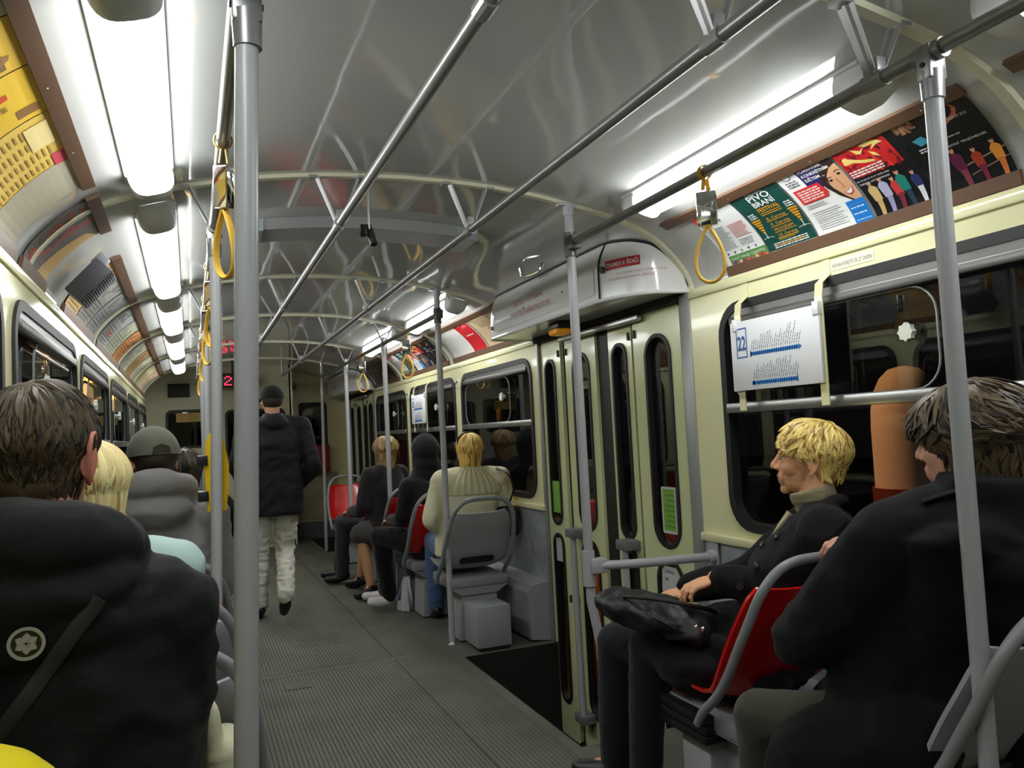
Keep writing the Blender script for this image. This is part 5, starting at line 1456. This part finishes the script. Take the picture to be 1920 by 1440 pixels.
BTN = mat('dark_button', rgb(40, 40, 44), .12)
for a in ((.90, 2.17, .915), (.945, 2.07, .905), (.87, 2.10, .83)):
    q, nn, _, _ = bw.find_nearest(V(a)); mb = MB(); mb.tube([q-nn*.004, q+nn*.006, q+nn*.009], [.014, .014, .010], 14); raw(mb, 'button', BTN, B, PW)
mb = MB(); c = V(j['wl']).lerp(V(j['el']), .30); d_ = (V(j['el'])-V(j['wl'])).normalized()
mb.tube([c-d_*.0, c+d_*.028], [.055, .056], 20); me = remeshed(mb, .006, 1); place(me, 'cuff_strap', M_BLKCOAT, B, PW)
mb = MB(); q = c+V((-.045, -.040, .004)); mb.tube([q, q+V((-.012, -.012, .001))], [.013, .012], 14); raw(mb, 'button', BTN, B, PW)
# her bag
bag = thing('handbag', 'slouchy black leather handbag on the blonde woman\'s lap', 'bag', loc=(.68, 2.42, .55))
mb = MB(); ax = V((.80, -.48, -.25)).normalized(); ay = V((.5, .86, 0)).normalized(); az = ax.cross(ay).normalized()
R = Matrix((ax, ay, az)).transposed(); bc = V((.665, 2.40, .655))
mb.ell(bc, (.215, .125, .058), R, 24, 14); mb.ell(bc-ax*.10+az*.006, (.105, .115, .050), R, 18, 12); mb.ell(bc+ax*.11-az*.014, (.11, .125, .064), R, 18, 12)
me = remeshed(mb, .007, 4); displace(me, folds(.016, 10, 13, 9)); LEA = mat('black_leather', rgb(22, 22, 23), .48, spec=.5, bump=(60, .25)); place(me, 'body', LEA, bag.location, bag)
mb = MB(); mb.tube(spline([bc-ax*.13-ay*.09+az*.05, bc-ax*.03-ay*.11+az*.07, bc+ax*.08-ay*.10+az*.075, bc+ax*.17-ay*.03+az*.06, bc+ax*.20+ay*.02+az*.02], 5), .007, 8); raw(mb, 'handle', LEA, bag.location, bag)
mb = MB(); mb.tube(spline([bc-ax*.17-ay*.03+az*.02, bc-ax*.05-ay*.118+az*.02, bc+ax*.08-ay*.120-az*.01, bc+ax*.18-ay*.05-az*.02], 5), .0035, 6); raw(mb, 'seam', LEA, bag.location, bag)
for k in (0, .022): 
    mb = MB(); mb.ell(bc+ax*(.115+k)-ay*.112+az*.012, (.008, .006, .011), R, 10, 6); raw(mb, 'stud', M_CHROME, bag.location, bag)

# --- dark haired passenger in front on the right, hand on the red seat's hoop
def hf(mb, j):
    hand(mb, j['wl'], (-.42, .88, .12), (.05, .1, -1), 1, size=1.08, fc=((.5, .75, .5), (.45, .75, .5), (.45, .7, .5), (.5, .7, .5)), thumb=(.35, .75, -.75), spread=.05)
    hand(mb, j['wr'], (-.5, .8, -.2), (0, 0, -1), -1)
def ex(mb, j, r, f, up):
    n = V((.875, 1.32, 1.055))
    mb.tube([n-up*.06, n+up*.035-f*.01, n+up*.09-f*.015], [.115, .098, .098], 22)
    mb.ell(n-up*.10+r*.02, (.22, .15, .09), None, 20, 12); limb(mb, [n-up*.03, V((.79, 1.36, 1.035)), j['sl']], [.10, .095, .09], 14)
    loft(mb, [(V((.86, 1.55, .44)), r, f, .235, .18), (V((.86, 1.53, .62)), r, f, .23, .175), (V((.865, 1.48, .80)), r, f, .225, .165), (V((.87, 1.38, 1.0)), r, f, .21, .135)])
    limb(mb, [j['el'].lerp(j['wl'], .25), j['wl']-V((.07, .02, .04))], [.064, .046], 14)
    mb.ell(j['el'], (.078, .078, .075)); mb.ell(j['sl'], (.092, .09, .085))
    limb(mb, [j['sl'], j['sl'].lerp(j['el'], .5)+V((-.01, 0, -.02)), j['el']], [.094, .090, .076], 14)
    limb(mb, [V((.72, 1.42, .56)), V((.64, 1.66, .46)), V((.63, 1.78, .34))], [.12, .10, .04], 14); limb(mb, [V((.98, 1.35, .56)), V((.95, 1.70, .50))], [.12, .09], 14)
PM, M, j = person('dark-haired passenger in a black coat seen from behind, hand on the red seat', (.84, 1.30, 0), (.86, 1.54, .52), (.875, 1.32, 1.07), (.905, 1.355, 1.205), 8, 6, sh=.215, cuff=.055, hyaw=14, hpitch=-4, hs=1.12,
    skin=(214, 160, 136), J=dict(sl=(.685, 1.40, 1.01), el=(.62, 1.64, .745), wl=(.945, 1.735, .928), er=(1.10, 1.40, .76), wr=(1.02, 1.62, .66), kl=(.62, 1.84, .50), kr=(.95, 1.78, .52), al=(.66, 1.88, .09), ar=(.95, 1.86, .09)),
    jacket=M_BLKCOAT, trous=cloth('olive_trousers', rgb(62, 62, 52), .9), vox=.010, bvox=.0036, fine=True, fold=.010, jr=1.12, extra=ex, handfn=hf, jaw=1.08, tfold=.004)
B = PM.location
def st_pm(d):
    if d.y > .45 and d.z < .45: return None
    if d.z < -.58: return None
    if abs(d.x) > .60 and -.6 < d.z < -.05 and d.y > -.1: return None
    if d.y > .15 and d.z < .0: return None
    if d.y > .35: return dict(len=.10, lift=.20, curl=.4, fall=.1, bias=(-.3, .5, .1))
    if d.z > .2: return dict(len=.13, lift=.22, curl=.45, fall=.4, bias=(.25, -.15, 0))
    return dict(len=.085, lift=.14, curl=.5, fall=.8)
HD = hairmat('dark_brown_hair', rgb(92, 78, 58), rgb(40, 33, 27), .4)
raw(locks(M, 3400, st_pm, 5, .0055, (.25, .1, .96), 1.05), 'hair', HD, B, PM)
mb = MB(); mb.ell(M @ V((0, -.012, .050)), (.081*1.12, .097*1.12, .090*1.12), (M.to_3x3() * (1/1.12)), 24, 16); raw(mb, 'hair_base', HD, B, PM)
eyes(M, B, PM)
mb = MB(); mb.tube(spline([(.70, 1.33, 1.098), (.75, 1.30, 1.115), (.80, 1.30, 1.12)], 4), .013, 8, flat_=.4); raw(mb, 'shoulder_strap', M_BLKCOAT, B, PM)
mb = MB(); mb.box((.595, 1.70, .44), (.60, 1.705, .462)); raw(mb, 'zip_pull', M_CHROME, B, PM)

# --- hooded-jacket passenger at the lower left
def ex(mb, j, r, f, up):
    n = V((-1.045, 1.60, 1.12))
    # bunched hood lying on the shoulders
    for a, rr, zz in ((0, .085, .02), (1, .085, .02)): pass
    ring = [n+V((math.cos(t)*.125, math.sin(t)*.125-.02, .005-.045*math.sin(t)*1.0)) for t in np.linspace(0, 2*PI, 21)]
    mb.tube(ring, .062, 14); mb.ell(n+V((.01, -.08, -.04)), (.165, .11, .08), None, 20, 12); mb.ell(n+V((.03, -.09, -.10)), (.15, .08, .07), None, 20, 12)
    mb.ell(n, (.14, .13, .06))
    loft(mb, [(V((-.985, 1.70, .55)), r, f, .195, .24), (V((-.985, 1.67, .74)), r, f, .205, .23), (V((-.985, 1.63, .92)), r, f, .215, .19), (V((-.98, 1.61, 1.06)), r, f, .20, .14)])
    mb.ell(j['sr']+V((.01, 0, -.01)), (.095, .095, .085)); mb.ell(j['sl'], (.09, .09, .08))
    limb(mb, [j['sr'], j['sr'].lerp(j['er'], .5)+V((.012, -.01, 0)), j['er'], j['er'].lerp(j['wr'], .6)], [.092, .090, .078, .062], 14)
P1, M, j = person('passenger in a black hooded jacket with a round badge, brown hair, from behind', (-.95, 1.72, 0), (-.97, 1.74, .58), (-1.03, 1.62, 1.12), (-1.035, 1.655, 1.285), 0, 0, sh=.205, hyaw=-14, hs=1.06, ear=1.3, skin=(216, 140, 118),
    J=dict(sr=(-.845, 1.58, 1.02), er=(-.86, 1.68, .74), wr=(-.90, 1.94, .66), kl=(-1.06, 2.12, .60), kr=(-.88, 2.10, .60)), jacket=M_BLKNYL, vox=.010, bvox=.0042, fine=True, fold=.012, jr=1.1, extra=ex)
B = P1.location
def st_p1(d):
    if d.y > .40 and d.z < .45: return None
    if d.z < -.60: return None
    if abs(d.x) > .55 and -.55 < d.z < .0 and d.y > -.35: return None
    if d.y > .2 and d.z < -.0: return None
    return dict(len=.075 if d.z > 0 else .055, lift=.11, curl=.5, fall=.75)
HM = hairmat('mid_brown_hair', rgb(76, 62, 40), rgb(36, 28, 20), .55)
raw(locks(M, 4200, st_p1, 8, .0048, (-.1, -.25, .95), 1.03), 'hair', HM, B, P1)
mb = MB(); mb.ell(M @ V((0, -.014, .044)), (.081*1.06, .099*1.06, .092*1.06), (M.to_3x3() * (1/1.06)), 24, 16); mb.ell(M @ V((0, -.050, -.03)), (.060, .045, .05)); raw(mb, 'hair_base', HM, B, P1)
# strap across the back and the round badge are laid on the jacket by casting onto its surface
jk = [c for c in P1.children if c.name.startswith('jacket')][0]
bv = BVHTree.FromPolygons([tuple(v.co+jk.parent.location) for v in jk.data.vertices], [tuple(p.vertices) for p in jk.data.polygons])
def onback(x, z, y0=.6):
    h = bv.ray_cast(V((x, y0, z)), V((0, 1, 0)))
    return (h[0], h[1]) if h[0] is not None else (V((x, 1.5, z)), V((0, -1, 0)))
pts = []
for t in np.linspace(0, 1, 14):
    p, nrm = onback(-.925+(-1.12+.925)*t, 1.072+(.80-1.072)*t); pts.append(p+nrm*.004)
mb = MB().tube(pts, .012, 8, flat_=.25, up=(0, -1, 0)); raw(mb, 'shoulder_strap', mat('strap_webbing', rgb(44, 43, 42), .8), B, P1)
bp, bn = onback(-1.022, 1.018); bn = V(bn).normalized(); bu = V((0, 0, 1)); bu = (bu-bn*bu.dot(bn)).normalized(); bx = bu.cross(bn)
mb = MB()
def bfn(a, b, h): return tuple(bp+bx*a+bu*b+bn*(.004+h))
circ = lambda r_, n=28: [(r_*math.cos(2*PI*k/n), r_*math.sin(2*PI*k/n)) for k in range(n)]
mb.prism(circ(.0255), bfn, 0, .004, 0); mb.prism(circ(.0255), bfn, .004, .0055, 1, [circ(.0205)])
for a in (.5, 1.5, 2.6, 3.6, 4.7, 5.7):      # pale leaf-like strokes of the emblem
    ca, sa = math.cos(a), math.sin(a); mb.prism([(ca*.002-sa*.003, sa*.002+ca*.003), (ca*.002+sa*.003, sa*.002-ca*.003), (ca*.011+sa*.0055, sa*.011-ca*.0055), (ca*.0165, sa*.0165), (ca*.011-sa*.0055, sa*.011+ca*.0055)], bfn, .004, .0055, 1)
raw(mb, 'badge', [M_BLK, mat('badge_pale', rgb(168, 168, 156), .6)], B, P1)

# --- fair-haired passenger in pale blue and the man in the cap, left row
P2, M, j = person('fair-haired passenger in a pale blue top, mostly hidden behind the black hooded jacket', (-.93, 2.52, 0), (-.93, 2.56, .52), (-.965, 2.46, 1.04), (-1.03, 2.47, 1.19), 0, 0, sh=.175, skin=(222, 160, 130),
    J=dict(sr=(-.83, 2.41, .975), er=(-.79, 2.47, .74)), jacket=cloth('pale_teal', rgb(186, 214, 210), .9, 200), vox=.011, bvox=.008)
B = P2.location; mb = locks(M, 1200, lambda d: None if (d.y > .45 and d.z < .4) or d.z < -.75 else dict(len=.13, lift=.12, curl=.3, fall=1.2, steps=9, neckr=.09), 9, .008, (0, -.2, .95), 1.06)
HFH = hairmat('fair_hair', rgb(236, 218, 158), rgb(190, 156, 92)); raw(mb, 'hair', HFH, B, P2)
mb = MB(); mb.ell(M @ V((0, -.016, .046)), (.083, .098, .090), None, 20, 14); raw(mb, 'hair_base', HFH, B, P2)
def cap_for(M, B, root, m, band=None):
    S = M.to_scale().x; R = M.to_3x3() * (1/S)
    mb = MB(); vs = []; fs = []; n = 24; k = 8
    c = V((0, -.002, .035))
    for i in range(k+1):
        th = math.radians(4+88*i/k)
        for q in range(n):
            a = 2*PI*q/n
            vs.append(M @ (c+V((.091*math.sin(th)*math.cos(a), .113*math.sin(th)*math.sin(a), .108*math.cos(th)))))
    fs = [(i*n+q, i*n+(q+1) % n, (i+1)*n+(q+1) % n, (i+1)*n+q) for i in range(k) for q in range(n)]+[tuple(range(n))]
    mb.add(vs, fs); o = raw(mb, 'cap', m, B, root)
    mb = MB(); vs = []
    for i in range(13):
        a = math.radians(25+130*i/12)
        x, y = math.cos(a), math.sin(a)
        vs += [M @ V((.090*x, .112*y-.002, .035)), M @ V((.098*x, .112*y+.065*y**2, .026-.012*abs(x))), M @ V((.098*x, .112*y+.065*y**2, .020-.012*abs(x)))]
    mb.add(vs, [(i*3+k_, i*3+k_+1, i*3+4+k_, i*3+3+k_) for i in range(12) for k_ in range(2)]); raw(mb, 'peak', m, B, root)
    return o
def ex(mb, j, r, f, up):
    n = V((-.91, 3.24, 1.12))
    ring = [n+V((math.cos(t)*.105, math.sin(t)*.10-.02, .02-.04*math.sin(t))) for t in np.linspace(0, 2*PI, 19)]
    mb.tube(ring, .046, 12); mb.ell(n+V((0, -.08, -.035)), (.13, .075, .07)); mb.ell(n, (.12, .11, .05))
P3, M, j = person('man in a grey cap and grey hooded sweatshirt, from behind in the left row', (-.91, 3.30, 0), (-.91, 3.36, .52), (-.915, 3.26, 1.10), (-.911, 3.25, 1.24), 0, 0, sh=.185, hyaw=16, hpitch=-4, skin=(206, 148, 124), jacket=cloth('grey_sweat', rgb(136, 134, 136), .95, 240), vox=.010, bvox=.007, fold=.009, extra=ex)
B = P3.location; CG = cloth('cap_grey', rgb(104, 106, 94), .9, 300); cp = cap_for(M, B, P3, CG)
mb = MB(); mb.ell(M @ V((0, -.010, .034)), (.080, .098, .075), M.to_3x3(), 18, 12); raw(mb, 'hair', hairmat('dark_hair', rgb(60, 50, 42), rgb(30, 26, 24)), B, P3)
mb = MB(); fnc = lambda a, b, h: tuple(M @ V((a, -.1165+a*a*5.5-h, b))); mb.prism([(-.032, .036), (.032, .036), (.026, .058), (0, .068), (-.026, .058)], fnc, 0, .006); raw(mb, 'cap_opening', hairmat('dark_hair', rgb(60, 50, 42), rgb(30, 26, 24)), B, P3)
P5, M, j = person('far dark-haired passenger in black, beyond the man in the grey cap', (-.82, 4.82, 0), (-.84, 4.86, .50), (-.82, 4.76, 1.02), (-.815, 4.77, 1.155), 0, 0, sh=.18, skin=(196, 144, 120), jacket=M_BLKCOAT, vox=.014, bvox=.010)
mb = locks(M, 240, lambda d: None if (d.y > .45 and d.z < .4) or d.z < -.7 else dict(len=.12, lift=.15, curl=.3, fall=.9), 9, .014); raw(mb, 'hair', hairmat('dark_hair', rgb(60, 50, 42), rgb(30, 26, 24)), P5.location, P5)
mb = MB(); mb.ell(M @ V((0, -.014, .046)), (.083, .10, .09), None, 18, 12); raw(mb, 'hair_base', hairmat('dark_hair', rgb(60, 50, 42), rgb(30, 26, 24)), P5.location, P5)

# --- man walking up the aisle
M_WT = cloth('white_trousers', rgb(206, 204, 190), .8, 200)
def ex(mb, j, r, f, up):
    n = V((-.195, 6.40, 1.47)); mb.ell(n+V((0, -.06, -.03)), (.115, .08, .075)); mb.tube([n-up*.04, n+up*.05], [.085, .075], 18)
    loft(mb, [(V((-.20, 6.40, .755)), r, f, .205, .168), (V((-.20, 6.40, .95)), r, f, .208, .162), (V((-.20, 6.40, 1.15)), r, f, .205, .14), (V((-.198, 6.40, 1.32)), r, f, .215, .125), (V((-.196, 6.40, 1.42)), r, f, .15, .10)])
def hf(mb, j):
    for n, s in (('l', 1), ('r', -1)): hand(mb, j['w'+n], (.2*s, .5, -.8), (s, 0, 0), s)
P4, M, j = person('man in black jacket, black cap and white trousers walking up the aisle', (-.22, 6.36, 0), (-.20, 6.40, .90), (-.195, 6.40, 1.47), (-.197, 6.42, 1.60), 0, 0, sh=.205, hyaw=6, skin=(200, 146, 122), seated=False,
    J=dict(hl=(-.30, 6.40, .88), hr=(-.12, 6.40, .88), kl=(-.325, 6.44, .48), kr=(-.135, 6.44, .47), al=(-.335, 6.40, .09), ar=(-.175, 6.10, .21), tl=(-.345, 6.56, .035), tr=(-.185, 6.17, .075),
           el=(-.47, 6.36, 1.13), wl=(-.40, 6.55, .97), er=(.085, 6.34, 1.10), wr=(-.01, 6.53, .95)),
    jacket=M_BLKNYL, trous=M_WT, vox=.011, bvox=.008, fold=.008, jr=1.02, extra=ex, handfn=hf, tfold=.016, tz=26)
B = P4.location; cap_for(M, B, P4, cloth('cap_black', rgb(22, 22, 23), .9, 300))
mb = MB(); mb.ell(M @ V((0, -.012, .030)), (.081, .098, .08), M.to_3x3(), 18, 12); raw(mb, 'hair', hairmat('dark_hair', rgb(60, 50, 42), rgb(30, 26, 24)), B, P4)

# --- row beyond the door
def ex(mb, j, r, f, up):
    n = V((.935, 5.10, 1.06))
    # deep knitted collar over the shoulders
    for s in (-1, 1): mb.ell(j['s'+('l' if s < 0 else 'r')]+V((-s*.02, 0, -.01)), (.085, .085, .07))
    loft(mb, [(V((.90, 5.20, .50)), r, f, .205, .15), (V((.90, 5.17, .70)), r, f, .20, .14), (V((.92, 5.13, .88)), r, f, .21, .135), (V((.93, 5.12, .99)), r, f, .185, .11)])
P6, M, j = person('blonde woman in a white cardigan with a knitted collar, from behind', (.90, 5.06, 0), (.90, 5.17, .52), (.935, 5.12, 1.045), (.945, 5.14, 1.16), 0, 0, sh=.20, hyaw=0, skin=(220, 166, 136), J=dict(el=(.655, 5.12, .75), wl=(.76, 5.33, .66), er=(1.185, 5.13, .76), wr=(1.10, 5.33, .68)),
    jacket=cloth('cream_cardigan', rgb(226, 222, 190), .95, 180), trous=cloth('blue_denim', rgb(78, 102, 140), .9), vox=.009, bvox=.006, fold=.006, extra=ex)
B = P6.location; f0 = V((0, 1, 0)); r0 = V((1, 0, 0))
mb = MB(); c0 = V((.93, 5.12, 0))
vs = []; nn = 60; rowz = np.linspace(.90, 1.075, 14)
for i, z in enumerate(rowz):
    t = (z-.90)/.175
    for k in range(nn):
        a = 2*PI*k/nn; rx = .226-.146*t**2.2; ry = .150-.078*t**2
        rib = .0035*(1 if k % 2 else -1)
        vs.append(c0+V(((rx+rib)*math.cos(a), (ry+rib)*math.sin(a), z)))
mb.add(vs, [(i*nn+k, i*nn+(k+1) % nn, (i+1)*nn+(k+1) % nn, (i+1)*nn+k) for i in range(13) for k in range(nn)]+[tuple(range(nn))]); raw(mb, 'knitted_collar', cloth('oat_knit', rgb(206, 200, 164), .95, 240, .2, .3), B, P6, 25)
mb = locks(M, 1500, lambda d: None if (d.y > .45 and d.z < .4) or d.z < -.8 else dict(len=.105, lift=.10, curl=.25, fall=1.2, steps=8, neckr=.088), 4, .0065, (0, .0, 1), 1.03)
HB2 = hairmat('golden_hair', rgb(222, 188, 100), rgb(150, 110, 46)); raw(mb, 'hair', HB2, B, P6)
mb = MB(); mb.ell(M @ V((0, -.014, .044)), (.081, .10, .091), None, 20, 14); mb.ell(M @ V((0, -.045, -.04)), (.066, .05, .06)); raw(mb, 'hair_base', HB2, B, P6)
mb = MB(); mb.tube([M @ V((.086*math.cos(a), -.02+.02*math.sin(a), .058+.083*math.sin(a))) for a in np.linspace(.1, PI-.1, 15)], .009, 8, flat_=.5); raw(mb, 'hair_band', mat('dark_band', rgb(40, 34, 30), .25), B, P6)
sb = thing('shoulder_bag', 'black shoulder bag hanging at the white cardigan woman\'s side', 'bag', loc=(1.16, 5.06, .62))
mb = MB().box((1.10, 5.0, .60), (1.23, 5.14, .80), 0, .03); raw(mb, 'body', LEA, sb.location, sb)
mb = MB(); mb.tube(spline([(1.13, 4.985, .79), (1.165, 4.93, .92), (1.14, 4.955, 1.01), (1.10, 5.06, 1.055)], 6), .011, 8, flat_=.4); raw(mb, 'strap', LEA, sb.location, sb)
mb = MB(); mb.ell((1.125, 4.993, .70), (.008, .006, .012)); raw(mb, 'buckle', M_CHROME, sb.location, sb)

def ex(mb, j, r, f, up):
    h = V((.855, 5.93, 1.165)); mb.ell(h+V((0, -.02, .02)), (.105, .125, .125), None, 20, 14); mb.ell(h+V((0, -.04, -.09)), (.10, .10, .10)); mb.ell(h+V((0, -.03, -.17)), (.13, .11, .09))
    loft(mb, [(V((.85, 5.84, .48)), r, f, .19, .15), (V((.85, 5.86, .70)), r, f, .185, .14), (V((.855, 5.9, .95)), r, f, .17, .12)])
P7, M, j = person('passenger in a black hood and black trousers with white trainers', (.80, 5.95, 0), (.855, 5.85, .50), (.855, 5.92, 1.02), (.855, 5.95, 1.155), 10, 30, sh=.175, hyaw=25, skin=(206, 156, 130), J=dict(sl=(.70, 5.84, .92), sr=(.99, 5.96, .93), kl=(.50, 6.02, .57), kr=(.60, 6.32, .53), al=(.575, 6.10, .115), ar=(.62, 6.42, .09), tl=(.44, 6.10, .075), tr=(.48, 6.52, .04)),
    jacket=cloth('black_hoodie', rgb(20, 20, 22), .95), trous=cloth('black_trousers', rgb(18, 18, 20), .95), shoe=mat('white_trainer', rgb(226, 222, 220), .45), vox=.012, bvox=.010, extra=ex)
P8, M, j = person('curly brown haired passenger in a dark coat with one bare leg showing', (.70, 6.75, 0), (.72, 6.68, .50), (.72, 6.74, 1.04), (.745, 6.76, 1.165), 20, 35, sh=.185, hyaw=0, skin=(214, 160, 118), J=dict(kl=(.49, 6.66, .54), kr=(.60, 7.05, .52), al=(.545, 6.62, .10), ar=(.56, 7.1, .10), tl=(.43, 6.58, .04), tr=(.46, 7.18, .04)),
    jacket=cloth('charcoal_coat', rgb(40, 38, 40), .95), trous=None, vox=.012, bvox=.008, hem=.04)
B = P8.location
mb = MB(); f = yawdir(35); r = V((f.y, -f.x, 0)); loft(mb, [(V((.72, 6.68, .40)), r, f, .17, .13), (V((.72, 6.68, .58)), r, f, .17, .14)])
for n in 'lr': limb(mb, [j['h'+n], j['k'+n]+V((0, 0, -.02))], [.105, .085], 12)
me = remeshed(mb, .012); displace(me, folds(.006)); place(me, 'skirt', cloth('charcoal_skirt', rgb(70, 68, 66), .95), B, P8)
mb = locks(M, 900, lambda d: None if (d.y > .5 and d.z < .3) or d.z < -.85 else dict(len=.15, lift=.32, curl=1.0, fall=1.0, steps=9, neckr=.3), 4, .010, (0, -.1, 1), 1.08)
HC = hairmat('curly_brown_hair', rgb(164, 136, 88), rgb(124, 98, 60)); raw(mb, 'hair', HC, B, P8)
mb = MB(); mb.ell(M @ V((0, -.014, .044)), (.09, .105, .098), None, 20, 14); raw(mb, 'hair_base', HC, B, P8)
P9, M, j = person('passenger in dark trousers bent low beyond the curly haired passenger', (.66, 7.45, 0), (.84, 7.36, .52), (.93, 7.50, .98), (.95, 7.54, 1.08), 30, 50, sh=.17, skin=(206, 156, 130), J=dict(kl=(.47, 7.42, .555), kr=(.52, 7.66, .54), al=(.46, 7.44, .10), ar=(.48, 7.70, .10), tl=(.33, 7.46, .045), tr=(.34, 7.76, .045)),
    jacket=M_BLKCOAT, trous=cloth('slate_denim', rgb(52, 54, 62), .9), vox=.013, bvox=.010)
mb = MB(); mb.ell(M @ V((0, -.014, .044)), (.088, .105, .096), None, 18, 12); raw(mb, 'hair', hairmat('dark_hair', rgb(60, 50, 42), rgb(30, 26, 24)), P9.location, P9)

# bright yellow bag corner and the cream bag at the lower left
yb = thing('rucksack', 'bright yellow bag at the lower corner behind the hooded jacket', 'bag', loc=(-1.05, 1.10, .6))
mb = MB(); mb.ell((-1.075, 1.19, .83), (.15, .11, .125)); mb.box((-1.17, 1.12, .60), (-.98, 1.26, .82), 0, .03); me = remeshed(mb, .008, 4); place(me, 'body', cloth('yellow_nylon', rgb(246, 226, 10), .6), yb.location, yb)
mb = MB(); mb.tube(spline([(-1.12, 1.16, .94), (-1.12, 1.19, .965), (-1.12, 1.22, .94)], 5), .006, 8); raw(mb, 'grab_loop', cloth('yellow_nylon', rgb(246, 226, 10), .6), yb.location, yb)
cb = thing('tote_bag', 'cream coloured bag between the hooded jacket and the thick pole', 'bag', loc=(-.73, 1.74, .5))
mb = MB(); mb.box((-.785, 1.68, .50), (-.70, 1.82, .735), 0, .03); mb.ell((-.765, 1.72, .74), (.025, .05, .07)); me = remeshed(mb, .007, 3); displace(me, folds(.004)); place(me, 'body', cloth('cream_canvas', rgb(226, 224, 190), .9), cb.location, cb)
